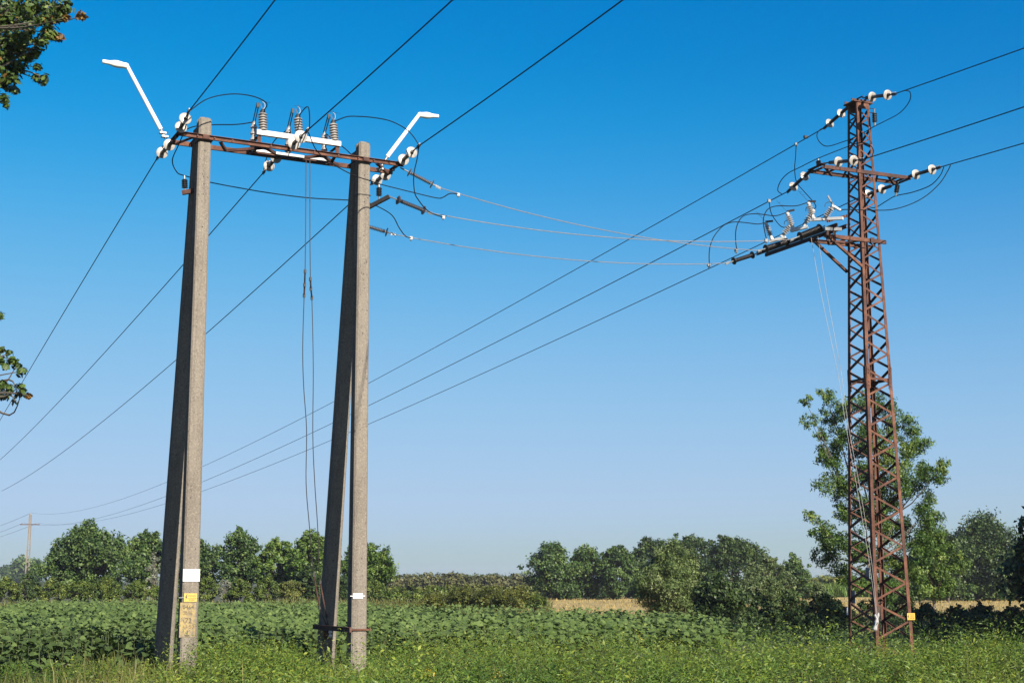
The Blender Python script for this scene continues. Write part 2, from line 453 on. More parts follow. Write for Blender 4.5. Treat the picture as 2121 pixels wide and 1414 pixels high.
# T2 stands in line with T1, so one straight arm meets both
MB().channel(AX(sL, fo), AX(sR, fo), 0.085, 0.045, 0.007, side=-1 if np.cross(UPV, e2h) @ e1h > 0 else 1).build('channel', 'rust', arm)
MB().channel(AX(sL, bo), AX(sR, bo), 0.085, 0.045, 0.007, side=1 if np.cross(UPV, e2h) @ e1h > 0 else -1).build('channel', 'rust', arm)
lace = [sL + 0.12, 0.55, 1.15, 1.72, 2.3, s2 - 0.35]
for i in range(1, len(lace)):
    a, b = (fo + 0.01, bo - 0.01) if i % 2 else (bo - 0.01, fo + 0.01)
    MB().angle(AX(lace[i - 1] if i > 1 else 0.3, a, -0.05), AX(lace[i], b, -0.05), 0.05, 0.006, UPV, 1, 1).build('lacing_bar', 'rust_dark', arm)
MB().angle(AX(s2 + 0.25, fo, -0.05), AX(sR - 0.1, bo, -0.05), 0.05, 0.006).build('lacing_bar', 'rust_dark', arm)
MB().angle(AX(-0.22, fo, -0.05), AX(sL + 0.08, bo, -0.05), 0.05, 0.006).build('lacing_bar', 'rust_dark', arm)
for s in (sL + 0.02, sR - 0.02):
    MB().bar(AX(s, fo - 0.05, 0.056), AX(s, bo + 0.05, 0.056), 0.09, 0.012).build('end_plate', 'rust_dark', arm)
for s in (-0.16, 0.16, s2 - 0.16, s2 + 0.16):
    MB().bar(AX(s, fo - 0.052, 0.0), AX(s, bo + 0.052, 0.0), 0.022, 0.022).build('through_bolt', 'bolt', arm)
for s in (0.0, s2):
    for o, k in ((fo - 0.048, -1), (bo + 0.048, 1)):
        MB().bar(AX(s - 0.06, o, 0), AX(s + 0.06, o, 0), 0.01, 0.07).build('clamp_plate', 'rust_dark', arm)
for x in (480, 560, 650, 700):
    s = s_of(x, 300, fo)
    MB().lathe(AX(s, fo - 0.045, 0.0), AX(s, fo - 1, 0), [(0, 0.014), (0.02, 0.014)], 6).build('bolt', 'bolt', arm)

# ------------------------------------------------------------------ insulators, wires
def pt_frac(A, B, px, py):
    """how far along A->B the picture point lies"""
    def pr(p):
        v = p - EYE; d = v @ _F
        return np.array([CX + FPX * (v @ _R) / d, CY - FPX * (v @ _U) / d])
    a, b = pr(A), pr(B); d = b - a
    return float(((np.array([px, py]) - a) @ d) / (d @ d))
def disc_string(label, A, d, clamp_px, discs, r=0.112, group=None):
    """two pale discs on a dark barrel, pulled from A along direction d"""
    B = OnP(*clamp_px, A, d)
    L = np.linalg.norm(B - A); u = (B - A) / L
    root = empty('strain_insulator', A, label, 'insulator', group)
    fr = [pt_frac(A, B, *q) for q in discs]
    m = MB(); t0 = max(0.06, min(fr) * L - 0.35); t1 = max(fr) * L + 0.07
    m.lathe(A, B, [(t0, 0.02), (t0 + 0.03, 0.04), (t1 - 0.05, 0.04), (t1, 0.032)], 12).build('barrel', 'rod', root, True)
    for f in fr:
        c = f * L
        MB().lathe(A, B, [(c - 0.03, 0.045), (c - 0.022, r * 0.75), (c - 0.012, r), (c + 0.006, r), (c + 0.014, r * 0.8), (c + 0.018, 0.05)], 24).build('disc', 'disc', root, True)
    MB().tube([A, A + u * (t0 + 0.03)], 0.014, 8).bar(A - u * 0.04, A + u * 0.05, 0.05, 0.02).build('shackle', 'dark_steel', root)
    m = MB().tube([A + u * t1, B], 0.014, 8)
    m.bar(B - u * 0.1, B + u * 0.05, 0.035, 0.05)
    m.build('wire_clamp', 'dark_steel', root)
    m = MB()
    for k in range(3):
        q = B - u * (0.07 - 0.05 * k)
        m.bar(q - UPV * 0.045, q + UPV * 0.05, 0.014, 0.014, u)
    m.build('clamp_bolts', 'galv', root)
    return B
def wire(label, pts, r=0.0105, mat='cable', name='overhead_wire', n=6, group=None):
    return MB().tube(pts, r, n).build(name, mat, None, True, label, 'wire', group)
def span(A, d, pix, s_end, c_fixed=None, n=40, s0=0.0):
    """sagging wire from A in the vertical plane through d, fitted to the picture points"""
    sz = []
    for p in pix:
        q = OnP(*p, A, d); sz.append(((q - A) @ d, q[2] - A[2]))
    s, z = np.array(sz).T
    if c_fixed is None:
        a = np.stack([s, s * s], 1); b, c = np.linalg.lstsq(a, z, rcond=None)[0]
    else:
        c = c_fixed; b = float((s * (z - c * s * s)).sum() / (s * s).sum())
    t = np.linspace(0, 1, n) ** 1.3 * s_end
    return [A + d * x + UPV * (b * x + c * x * x) for x in t]
def lead(label, pix, Y0, Y1, start=None, end=None, r=0.0105, mat='cable', name='jumper_cable', ease=None):
    k = len(pix); pts = []
    for i, p in enumerate(pix):
        t = i / (k - 1) if ease is None else ease[i]
        pts.append(P(*p, Y0 + (Y1 - Y0) * t))
    if start is not None: pts[0] = start
    if end is not None: pts[-1] = end
    return wire(label, spline(pts, 7), r, mat, name)

mid = (fo + bo) / 2
def arm_pt(px, py, off): return OnP(px, py, T1 + e1h * off, e2h)
cA = disc_string('pale two disc insulator pulling the left wire up towards the viewer', AX(sL + 0.02, mid - 0.05, 0.07), -dW, (391, 231), [(369, 260), (381, 244)])
cA2 = disc_string('pale two disc insulator below the left bird perch', AX(sL + 0.02, mid + 0.02, 0.03), dW, (326, 327), [(346, 295), (334, 314)])
aM = arm_pt(600, 305, fo - 0.06)
cM = disc_string('pale two disc insulator in front of the white switch beam', aM, -dW, (637, 270), [(607, 294), (619, 278)], 0.122)
aM2 = arm_pt(580, 317, bo + 0.03)
cM2 = disc_string('shaded two disc insulator hanging behind the middle of the rusty crossarm', aM2, dW, (546, 357), [(572, 327), (558, 344)])
aR = AX(sR - 0.03, mid - 0.1, 0.06)
cR = disc_string('pale two disc insulator at the right end of the concrete pole crossarm', aR, -dW, (868, 302), [(832, 326), (851, 313)])
cR2 = disc_string('pale two disc insulator at the foot of the right bird perch', AX(sR - 0.06, mid + 0.1, -0.02), dW, (771, 379), [(797, 360), (780, 371)])
wire('dark overhead wire rising steeply from the left end of the concrete pole crossarm', span(cA, -dW, [(480, 117), (570, 0)], 34, 0.0012), 0.0115)
wire('dark overhead wire rising from the middle of the concrete pole crossarm', span(cM, -dW, [(780, 140), (940, 0)], 34, 0.0012), 0.0115)
wire('dark overhead wire rising right from the right end of the concrete pole crossarm', span(cR, -dW, [(1080, 150), (1293, 0)], 34, 0.0012), 0.0115)
wire('dark overhead wire falling to the left edge, highest of the three', span(cA2, dW, [(160, 600), (80, 735), (0, 870)], 75), 0.0115)
wire('dark overhead wire falling to the left edge, middle of the three', span(cM2, dW, [(430, 483), (255, 690), (0, 952)], 80), 0.0115)
wire('dark overhead wire passing behind both concrete poles, lowest at the left edge', span(cR2, dW, [(724, 424), (430, 688), (0, 1018)], 85), 0.0115)

# ------------------------------------------------------------------ white bird perches
def perch(label, pix, off, tip_s):
    pts = [arm_pt(x, y, off) for x, y in pix]                 # foot, collar, knee, beak start, beak end
    root = empty('bird_perch', pts[0], label, 'bird perch')
    MB().tube(spline([pts[0], pts[1]], 2), 0.026, 10).build('foot_pipe', 'galv', root, True)
    MB().tube([pts[1], pts[2]], 0.042, 12, 0.037).build('post', 'white_plastic', root, True)
    k, a, b = pts[2], pts[3], pts[4]
    d1 = nrm(a - k); L1 = np.linalg.norm(a - k); L2 = np.linalg.norm(b - a)
    MB().lathe(k - d1 * 0.035, a, [(0, 0.02), (0.015, 0.045), (0.05, 0.056), (L1 * 0.35, 0.054), (L1 * 0.75, 0.068), (L1 * 0.95, 0.064), (L1 + 0.06, 0.042), (L1 + L2, 0.036)], 14).build('head', 'white_plastic', root, True)
    for z in (-0.05, 0.05):
        MB().box(pts[0] + (pts[1] - pts[0]) * (0.4 + z * 4), e2h * 0.06, e1h * 0.045, UPV * 0.016).build('mounting_bracket', 'white_paint', root)
    return root
perch('white angled bird perch leaning left beyond the left pole pair', [(343, 287), (333, 268), (263, 137), (231, 131), (208, 128)], mid, -1)
perch('white angled bird perch leaning right beside the right pole pair', [(783, 356), (802, 325), (868, 238), (893, 240), (911, 243)], mid, 1)

# ------------------------------------------------------------------ three pole load switch on the crossarm
sw = empty('disconnector_switch', AX(1.6, mid, 0.05), 'white framed three pole switch standing on the rusty crossarm', 'switch')
bz = [arm_pt(531, 273, fo), arm_pt(705, 300, fo)]
zb = (bz[0][2] + bz[1][2]) / 2
sb0, sb1 = (bz[0] - T1) @ e2h, (bz[1] - T1) @ e2h
BM = lambda s, o, z: np.array([T1[0], T1[1], z]) + e2h * s + e1h * o
MB().bar(BM(sb0, fo, zb), BM(sb1, fo, zb), 0.09, 0.095).build('front_beam', 'white_paint', sw)
MB().bar(BM(sb0 + 0.02, mid + 0.03, zc - 0.02), BM(sb1 - 0.15, mid + 0.03, zc - 0.02), 0.045, 0.045).build('rear_beam', 'white_paint', sw)
for s in (sb0 + 0.06, sb1 - 0.06):
    MB().bar(BM(s, fo, zc + 0.044), BM(s, fo, zb - 0.048), 0.07, 0.012, e1h).bar(BM(s, fo - 0.03, zb - 0.054), BM(s, mid + 0.1, zb - 0.054), 0.06, 0.01).build('beam_bracket', 'rust_dark', sw)
    MB().bar(BM(s, fo + 0.05, zc + 0.05), BM(s, mid + 0.06, zc - 0.05), 0.06, 0.012).build('beam_bracket', 'rust_dark', sw)
for k in (0.38, 0.86):
    s = sb0 + (sb1 - sb0) * k
    MB().tube(spline([BM(s - 0.02, fo - 0.02, zb + 0.045), BM(s - 0.02, fo - 0.02, zb + 0.11), BM(s + 0.01, fo - 0.02, zb + 0.14), BM(s + 0.04, fo - 0.02, zb + 0.11), BM(s + 0.04, fo - 0.02, zb + 0.045)], 4), 0.006, 5).build('lifting_eye', 'galv', sw)
def sheds(m_core, a, b, n, r0, r1, base=0.045, cap=0.045):
    L = np.linalg.norm(np.asarray(b) - np.asarray(a)); prof = [(0, base)]
    p = L / n
    for i in range(n):
        z = i * p
        prof += [(z + p * 0.15, r0), (z + p * 0.25, r1), (z + p * 0.42, r1 * 0.96), (z + p * 0.8, r0)]
    prof.append((L, cap)); return MB().lathe(a, b, prof, 18)
big_tops = []
for bx, by, tx, ty, sx_, sby, sty, bxp, byp in ((545, 270, 544, 234, 526, 288, 256, 534, 217), (620, 281, 617, 244, 598, 300, 266, 606, 229), (693, 292, 690, 256, 672, 311, 278, 681, 241)):
    a = arm_pt(bx, by, fo); b = arm_pt(tx, ty, fo)
    a[2] = zb + 0.0485
    post = sheds(None, a, b, 7, 0.055, 0.086).build('post_insulator', 'porcelain', sw, True)
    MB().lathe(b, b + UPV, [(0, 0.05), (0.035, 0.05), (0.04, 0.03), (0.07, 0.03)], 12).build('cap', 'dark_steel', post, True)
    c = arm_pt(sx_, sty, mid + 0.03); d = c.copy(); d[2] = zc + 0.0155
    small = sheds(None, d, c, 4, 0.042, 0.066).build('support_insulator', 'porcelain', sw, True)
    MB().lathe(c, c + UPV, [(0, 0.036), (0.03, 0.03), (0.05, 0.02)], 10).build('cap', 'galv', small, True)
    t = arm_pt(bxp, byp, fo * 0.5)
    m = MB()
    for k in (-0.02, 0.02):
        m.bar(c + UPV * 0.03 + e2h * k, t + e2h * k, 0.012, 0.03, e1h)
    m.build('contact_blade', 'dark_steel', sw)
    MB().box(t - UPV * 0.01, e2h * 0.024, e1h * 0.02, UPV * 0.045).build('contact_head', 'dark_steel', sw)
    m = MB()
    m.tube(spline([b + UPV * 0.06, b + UPV * 0.12 + e2h * 0.04, b + UPV * 0.19 + e2h * 0.03, b + UPV * 0.22 - e2h * 0.01], 4), 0.0055, 5)
    m.tube([b + UPV * 0.05, b + UPV * 0.17 - e2h * 0.05], 0.01, 5)
    m.build('arcing_horn', 'galv', sw)
    q = b + UPV * 0.2
    MB().tube([q - UPV * 0.06, q + UPV * 0.06], 0.004, 4).tube([q + UPV * 0.03 - e2h * 0.08, q + UPV * 0.02 + e2h * 0.15], 0.003, 4).build('bird_whisker', 'dark_steel', sw)
    big_tops.append((b + UPV * 0.05 + e2h * 0.03, c + UPV * 0.03))
MB().tube([BM(sb0, mid + 0.14, zc - 0.06), BM(sb1, mid + 0.14, zc - 0.06)], 0.018, 8).build('drive_shaft', 'dark_steel', sw)

Y = lambda p: float(p[1])
lead('black jumper arching from the left wire to the leftmost switch insulator', [(391, 231), (430, 205), (480, 195), (525, 200), (552, 214), (548, 231)], Y(cA), Y(big_tops[0][0]), cA, big_tops[0][0])
lead('short black jumper hooking over the middle switch insulator', [(623, 240), (630, 226), (638, 222), (641, 236), (641, 262), (638, 270)], Y(big_tops[1][0]), Y(cM), big_tops[1][0], cM)
lead('black jumper arching from the rightmost switch insulator past the right bird perch', [(700, 247), (719, 242), (743, 241.5), (775, 244), (809, 251), (840, 267), (857, 284), (868, 302)], Y(big_tops[2][0]), Y(cR), big_tops[2][0], cR)
lead('black jumper running behind the left pole head to the switch', [(326, 327), (340, 300), (391, 266), (438, 259), (490, 258), (526, 255)], Y(cA2), Y(big_tops[0][1]), cA2, big_tops[0][1], ease=[0, .5, .9, .95, 1, 1])
lead('black jumper falling from the middle switch pole to the wire behind the crossarm', [(598, 266), (590, 273), (568, 292), (556, 318), (549, 338), (546, 357)], Y(big_tops[1][1]), Y(cM2), big_tops[1][1], cM2)
lead('black jumper passing from the switch behind the right pole head', [(672, 277), (700, 297), (719, 312), (745, 340), (771, 379)], Y(big_tops[2][1]), Y(cR2), big_tops[2][1], cR2)

# pin insulators that steady the jumpers
def pin(label, foot, top, n=5, r0=0.035, r1=0.06, mat='rod', stem=None):
    root = empty('pin_insulator', foot, label, 'insulator')
    L = np.linalg.norm(top - foot); u = (top - foot) / L
    sheds(None, foot + u * L * 0.25, foot + u * L * 0.78, n, r0, r1, 0.03, 0.03).build('body', mat, root, True)
    MB().tube([foot, foot + u * L * 0.26], 0.015, 8).build('pin', 'galv', root, True)
    MB().lathe(foot + u * L * 0.77, top, [(0, 0.03), (L * 0.1, 0.022), (L * 0.23, 0.02)], 10).build('cap', 'galv', root, True)
    return root
Yp1 = float(r1t[1])
pa, pb = P(383, 398, Yp1 + 0.0), P(382, 364, Yp1 + 0.0)
pin('dark pin insulator on the left side of the left pole pair', pa, pb)
MB().bar(pa - UPV * 0.02 - e2h * 0.05, OnP(404, 386, T1 + e1h * 0.25, e2h) - UPV * 0.08, 0.06, 0.08).build('bracket', 'rust_dark', pole1)
Yp2 = Y(T2)
q0, q1 = P(785, 414, Yp2), P(785, 381, Yp2)
pin('dark pin insulator on the bracket right of the right pole pair', q0, q1)
br0, br1 = P(764, 429, Yp2), P(806, 407, Yp2 - 0.15)
MB().bar(br0, br1, 0.06, 0.075).build('bracket', 'dark_steel', pole2)
lead('black jumper running from the left wire past both concrete pole pairs',
     [(391, 233), (383, 268), (370, 300), (357, 332), (366, 356), (382, 364), (437, 378), (500, 390), (560, 400), (640, 410), (727, 415), (760, 420), (783, 428), (812, 446), (827, 472), (840, 489), (852, 493)],
     Y(cA), 27.6, cA, None, ease=[0, .2, .35, .5, .55, .58, .75, .78, .8, .82, .9, .85, .75, .7, .7, .7, .7])
lead('black jumper swinging from the middle wire across the right pole to its pin insulator',
     [(639, 271), (645, 290), (656, 312), (681, 335), (730, 362), (768, 375), (785, 381), (857, 399), (904, 410), (917, 409), (932, 401), (948, 402)],
     Y(cM), 26.9, cM, None, ease=[0, .1, .2, .3, .36, .4, .7, .8, .85, .9, .95, 1])
lead('black jumper dropping from the right wire clamp to the middle tower cable',
     [(868, 304), (864, 329), (857, 363), (859, 399), (868, 416), (880, 431), (893, 441), (917, 450)], Y(cR), 26.9, cR, None)

# ------------------------------------------------------------------ hanging control wires with links
def hanging(label, pix, Y0, Y1, links):
    k = len(pix)
    pts = [P(x, y, Y0 + (Y1 - Y0) * (i / (k - 1)) ** 1.5) for i, (x, y) in enumerate(pix)]
    root = empty('control_rod', pts[-1], label, 'control rod')
    MB().tube(spline(pts, 5), 0.0085, 5).build('rod', 'dark_steel', root, True)
    for i, j in links:
        MB().tube([pts[i], pts[j]], 0.016, 6).build('link', 'rust_dark', root, True)
    for i in sorted({x for l in links for x in l}):
        MB().box(pts[i], e2h * 0.02, e1h * 0.02, UPV * 0.035).build('shackle', 'dark_steel', root)
    return pts
Ya, Yb = float(AX(1.6, mid)[1]), float((r2b + (r2t - r2b) * 0.12)[1]) - 0.22
hA = hanging('dark thin control rod hanging from the switch, left of two', [(634, 332), (633, 470), (632, 562), (631, 590), (630, 612), (627, 720), (629, 800), (635, 890), (634, 1000), (641, 1090), (650, 1190), (662, 1257), (678, 1298)], Ya, Yb, [(2, 3), (3, 4), (10, 11)])
hB = hanging('dark thin control rod hanging from the switch, right of two', [(642, 330), (642, 480), (643, 578), (644, 598), (646, 617), (649, 760), (648, 900), (652, 1000), (658, 1090), (663, 1205), (676, 1275), (679, 1300)], Ya, Yb, [(2, 3), (3, 4), (9, 10)])
gear = empty('switch_lever', P(678, 1330, Yb), 'rusty hand lever with white locks at the foot of the right pole pair', 'lever')
MB().bar(P(678, 1290, Yb), P(677, 1322, Yb), 0.05, 0.03, e1h).build('lever_bar', 'rust_dark', gear)
MB().tube(spline([P(677, 1318, Yb), P(670, 1326, Yb - 0.03), P(667, 1345, Yb - 0.05)], 4), 0.018, 6).build('handle', 'rust', gear)
for y in (1299, 1308, 1316):
    MB().lathe(P(684, y, Yb - 0.06), P(684, y, Yb - 1), [(0, 0.02), (0.01, 0.036), (0.03, 0.036), (0.04, 0.02)], 10).build('lock', 'porc_white', gear)
MB().tube([P(672, 1303, Yb), P(672, 1320, Yb)], 0.02, 6).build('crank', 'rust', gear)
# tie bar between the feet of the right pair and its strap
tz = front_face(f2b, f2t, 1303)[0][2]
fa = f2b + (f2t - f2b) * ((tz - f2b[2]) / (f2t[2] - f2b[2])); ra = r2b + (r2t - r2b) * ((tz - r2b[2]) / (r2t[2] - r2b[2]))
MB().channel(fa - e2h * 0.18 - e1h * 0.1, ra - e2h * 0.2 + e1h * 0.28, 0.09, 0.05, 0.008).build('tie_bar', 'rust_dark', pole2)
MB().bar(fa - e2h * 0.19 - e1h * 0.166, fa + e2h * 0.2 - e1h * 0.166, 0.024, 0.03).build('strap', 'rust', pole2)
MB().bar(fa + e2h * 0.185 - e1h * 0.18, fa + e2h * 0.185 + e1h * 0.2, 0.024, 0.03).build('strap', 'rust', pole2)
MB().box(fa - e2h * 0.19 - e1h * 0.18, e2h * 0.02, e1h * 0.012, UPV * 0.045).build('strap_nut', 'bolt', pole2)
MB().box(fa + e2h * 0.19 - e1h * 0.18, e2h * 0.012, e1h * 0.012, UPV * 0.03).build('strap_nut', 'bolt', pole2)

# ------------------------------------------------------------------ signs and painted band on the poles
def face_axes(fb, ft):
    up = nrm(ft - fb); r = nrm(e2h - up * (e2h @ up)); return r, up, np.cross(r, up)
r_, u_, n_ = face_axes(f1b, f1t)
def plate(name, label, fb, ft, px, y0, y1, w_px, mat, off=0.012, cat='sign'):
    r, u, n = face_axes(fb, ft)
    a, _ = front_face(fb, ft, y0, off); b, _ = front_face(fb, ft, y1, off)
    c = (a + b) / 2
    v = c - EYE; cxp = CX + FPX * (v @ _R) / (v @ _F); sc = (v @ _F) / FPX
    c = c + r * ((px - cxp) * sc / (r @ _R)) * 1.0
    h = np.linalg.norm(a - b); w = w_px * sc / 0.97
    root = empty(name, c - u * h / 2, label, cat)
    MB().box(c, r * w / 2, u * h / 2, n * 0.004).build('plate', mat, root)
    return root, c + n * 0.004, r, u, n, w, h
g, c, r, u, n, w, h = plate('notice_plate', 'white notice plate high on the left front pole', f1b, f1t, 396.5, 1178, 1203.5, 34, 'sign_white')
MB().bar(c + u * h * 0.27 - r * w * 0.12 + n * 0.002, c + u * h * 0.27 + r * w * 0.06 + n * 0.002, 0.004, h * 0.12).build('faded_mark', 'pale_letter', g)
text_mesh('lettering', 'T 0 : 4 8 1 1', 'pale_letter', g, c - u * h * 0.06, r, u, h * 0.17, n)
text_mesh('lettering', 'TR A 24  6 1 8 1', 'pale_letter', g, c - u * h * 0.3, r, u, h * 0.17, n)
for sx in (-1, 1):
    MB().lathe(c + r * w * 0.43 * sx + u * h * 0.36 * sx, c + r * w * 0.43 * sx + u * h * 0.36 * sx + n, [(0, 0.009), (0.006, 0.009)], 8).build('screw', 'galv', g)
def bolt_glyph(g, c, r, u, n, h, mat='black_paint'):
    pts = [(0.1, 0.5), (-0.22, -0.06), (-0.02, -0.02), (-0.12, -0.5), (0.24, 0.1), (0.03, 0.07), (0.2, 0.5)]
    m = MB(); vs = [c + r * x * h + u * y * h + n * 0.003 for x, y in pts]
    m.add(vs, [(0, 1, 2, 5, 6), (2, 3, 4, 5)]).build('lightning_mark', mat, g)
g, c, r, u, n, w, h = plate('warning_sign', 'small yellow lightning warning sign on the left front pole', f1b, f1t, 394.5, 1228, 1245.5, 26, 'yellow')
bolt_glyph(g, c - r * w * 0.33 + u * h * 0.06, r, u, n, h * 0.75)
text_mesh('lettering', 'VIGYÁZZ', 'faint_paint', g, c + r * w * 0.12 + u * h * 0.2, r, u, h * 0.34, n, 0.72)
text_mesh('lettering', 'MAGAS FESZÜLTSÉG', 'faint_paint', g, c + r * w * 0.12 - u * h * 0.12, r, u, h * 0.16, n, 0.7)
text_mesh('lettering', 'ÉLETVESZÉLY', 'faint_paint', g, c + r * w * 0.12 - u * h * 0.3, r, u, h * 0.16, n, 0.7)
MB().bar(c - r * (w / 2 + 0.09) - n * 0.005, c - r * w / 2 - n * 0.005, 0.006, 0.016).bar(c + r * w / 2 - n * 0.005, c + r * (w / 2 + 0.03) - n * 0.005, 0.006, 0.016).build('strap', 'galv', g)
g, c, r, u, n, w, h = plate('painted_number_band', 'flaking yellow painted band with black numbers on the left front pole', f1b, f1t, 389, 1247, 1319, 32.0, 'band', 0.002, 'marking')
text_mesh('lettering', '0464', 'black_paint', g, c + u * h * 0.36 + r * 0.005, r, u, h * 0.17, n, 0.98)
text_mesh('lettering', '20/96', 'faint_paint', g, c + u * h * 0.19, r, u, h * 0.15, n, 0.8)
text_mesh('lettering', '72', 'black_paint', g, c - u * h * 0.03 + r * w * 0.04, r, u, h * 0.21, n)
text_mesh('lettering', '4', 'faint_paint', g, c - u * h * 0.2 - r * w * 0.25, r, u, h * 0.12, n)
text_mesh('lettering', '1 50', 'faint_paint', g, c - u * h * 0.2 + r * w * 0.13, r, u, h * 0.15, n)
text_mesh('lettering', '1', 'black_paint', g, c - u * h * 0.34 - r * w * 0.25, r, u, h * 0.15, n, 0.7)
m = MB(); m.bar(c - u * h * 0.44 - r * w * 0.16 + n * 0.003, c - u * h * 0.44 + r * w * 0.12 + n * 0.003, 0.004, 0.012)
m.bar(c - u * h * 0.42 + n * 0.0035, c - u * h * 0.3 + n * 0.0035, 0.012, 0.002, n)
m.bar(c - u * h * 0.475 - r * w * 0.12 + n * 0.003, c - u * h * 0.475 + r * w * 0.08 + n * 0.003, 0.004, 0.01); m.build('painted_line', 'black_paint', g)
g, c, r, u, n, w, h = plate('number_tag', 'small white number tag strapped round the right front pole', f2b, f2t, 741.5, 1228, 1239, 21, 'sign_white')
text_mesh('lettering', '2876', 'grey_letter', g, c, r, u, h * 0.85, n, 0.75)
MB().bar(c - r * 0.15 - n * 0.006, c - r * w / 2 - n * 0.006, 0.005, 0.014).bar(c + r * w / 2 - n * 0.006, c + r * 0.14 - n * 0.006, 0.005, 0.014).build('strap', 'sign_white', g)

# ================================================================== rusty lattice tower
e1 = nrm((-0.39, 0.92, 0)); e2 = np.array([e1[1], -e1[0], 0])
TC = P(1825, 1350, 31.0); TC[2] = 0
TH = P(1775, 218, 31.0)[2]
HW0, HW1 = 0.70 / math.sqrt(2), 0.24 / math.sqrt(2)
def hw(z): return HW0 + (HW1 - HW0) * z / TH
def corner(i, z):                       # 0 front (near), 1 right, 2 back, 3 left
    a, b = ((-1, -1), (1, -1), (1, 1), (-1, 1))[i]
    # a along e2, b along e1
    return TC + e2 * a * hw(z) + e1 * b * hw(z) + UPV * z
tower = empty('lattice_tower', TC, 'tall rusty lattice steel tower in front of the ash tree', 'pylon')
ab = ((-1, -1), (1, -1), (1, 1), (-1, 1))
for i in range(4):
    a, b = ab[i]
    m = MB(); A, B = corner(i, -0.3), corner(i, TH)
    # angle section, its two flanges lying in the two faces it joins
    w, t = 0.085, 0.010; w2 = 0.06
    def L(wd): return [np.zeros(3), -e2 * a * wd, -e2 * a * wd - e1 * b * t, -e2 * a * t - e1 * b * t, -e2 * a * t - e1 * b * wd, -e1 * b * wd]
    vs = [A + q for q in L(w)] + [B + q for q in L(w2)]
    fs = [(k, (k + 1) % 6, 6 + (k + 1) % 6, 6 + k) for k in range(6)] + [tuple(range(6))[::-1], tuple(range(6, 12))]
    m.add(vs, fs).build('leg', 'rust', tower)
nodes = [TH - 0.12]
while nodes[-1] > 0.3:
    z = nodes[-1]; nodes.append(z - (0.25 + 0.60 * 2 * hw(z)) / 2)
def brace(p, q, inward, w=0.05, t=0.006, nm='brace', mat='rust'):
    d = nrm(q - p); MB().angle(p + inward * 0.012, q + inward * 0.012, w, t, inward, 1, 1).build(nm, mat, tower)
for fc in range(4):
    i, j = fc, (fc + 1) % 4
    inn = -((ab[i][0] + ab[j][0]) / 2 * e2 + (ab[i][1] + ab[j][1]) / 2 * e1)
    for k in range(len(nodes) - 1):
        za, zb_ = nodes[k], nodes[k + 1]
        if zb_ < 0.05: continue
        if k % 2 == 0: p, q = corner(i, za), corner(j, zb_)
        else: p, q = corner(j, za), corner(i, zb_)
        e = nrm(q - p)
        brace(p + e * 0.03, q - e * 0.03, inn, 0.043 if za < 8.5 else 0.036)
ZS = P(1800, 786, 31)[2]
for fc in range(4):
    i, j = fc, (fc + 1) % 4
    inn = -((ab[i][0] + ab[j][0]) / 2 * e2 + (ab[i][1] + ab[j][1]) / 2 * e1)
    brace(corner(i, ZS), corner(j, ZS), inn * 1.0, 0.05, 0.006, 'strut')
MB().bar(corner(0, ZS + 0.03), corner(2, ZS + 0.03), 0.04, 0.008).build('strut', 'rust', tower)
for i in range(4):
    a, b = ab[i]; c0 = corner(i, ZS)
    MB().box(c0 - e2 * a * 0.05 + e1 * b * 0.006, e2 * 0.045, e1 * 0.005, UPV * 0.24).build('splice_plate', 'rust', tower)
    MB().box(c0 - e1 * b * 0.05 + e2 * a * 0.006, e1 * 0.045, e2 * 0.005, UPV * 0.24).build('splice_plate', 'rust', tower)
    for dz in (-0.18, -0.1, 0.1, 0.18):
        MB().lathe(c0 - e2 * a * 0.05 + e1 * b * 0.011 + UPV * dz, c0 - e2 * a * 0.05 + e1 * b + UPV * dz, [(0, 0.016), (0.015, 0.014)], 6).build('bolt', 'bolt', tower)
# head plate and its short cross pieces
hz_ = TH
MB().box(TC + UPV * (hz_ + 0.015), e2 * 0.26, e1 * 0.2, UPV * 0.012).build('head_plate', 'rust_dark', tower)
for s in (-1, 1):
    MB().channel(TC + UPV * (hz_ + 0.06) + e1 * 0.13 * s - e2 * 0.27, TC + UPV * (hz_ + 0.06) + e1 * 0.13 * s + e2 * 0.27, 0.06, 0.035, 0.006).build('head_channel', 'rust_dark', tower)
    MB().bar(TC + UPV * (hz_ + 0.1) + e2 * 0.1 * s - e1 * 0.32, TC + UPV * (hz_ + 0.1) + e2 * 0.1 * s + e1 * 0.32, 0.05, 0.01).build('head_strap', 'rust_dark', tower)
    MB().box(TC + UPV * (hz_ - 0.07) - e1 * (hw(hz_) + 0.006) * s, e2 * 0.15, e1 * 0.005, UPV * 0.07).build('gusset', 'rust', tower)
# upper crossarm
zx = P(1783, 362, 31.0)[2]
XA = lambda s, o, dz=0.0: TC + e2 * s + e1 * o + UPV * (zx + dz)
hx = hw(zx) + 0.02
for s in (-1, 1):
    MB().channel(XA(-1.2, hx * s), XA(1.2, hx * s), 0.08, 0.04, 0.007, side=1 if s < 0 else -1).build('crossarm_channel', 'rust_dark', tower)
for a, b in ((-1.17, -1.17), (1.17, 1.17), (-0.85, -0.85), (0.85, 0.85), (-1.1, -0.6), (0.6, 1.1), (-0.55, -0.3), (0.3, 0.6)):
    MB().angle(XA(a, -hx, -0.045), XA(b, hx, -0.045), 0.05, 0.006).build('crossarm_lacing', 'rust_dark', tower)
for s in (-1, 1):
    MB().box(XA(1.19 * s, 0, 0.05), e2 * 0.05, e1 * (hx + 0.05), UPV * 0.006).build('crossarm_end_plate', 'rust_dark', tower)
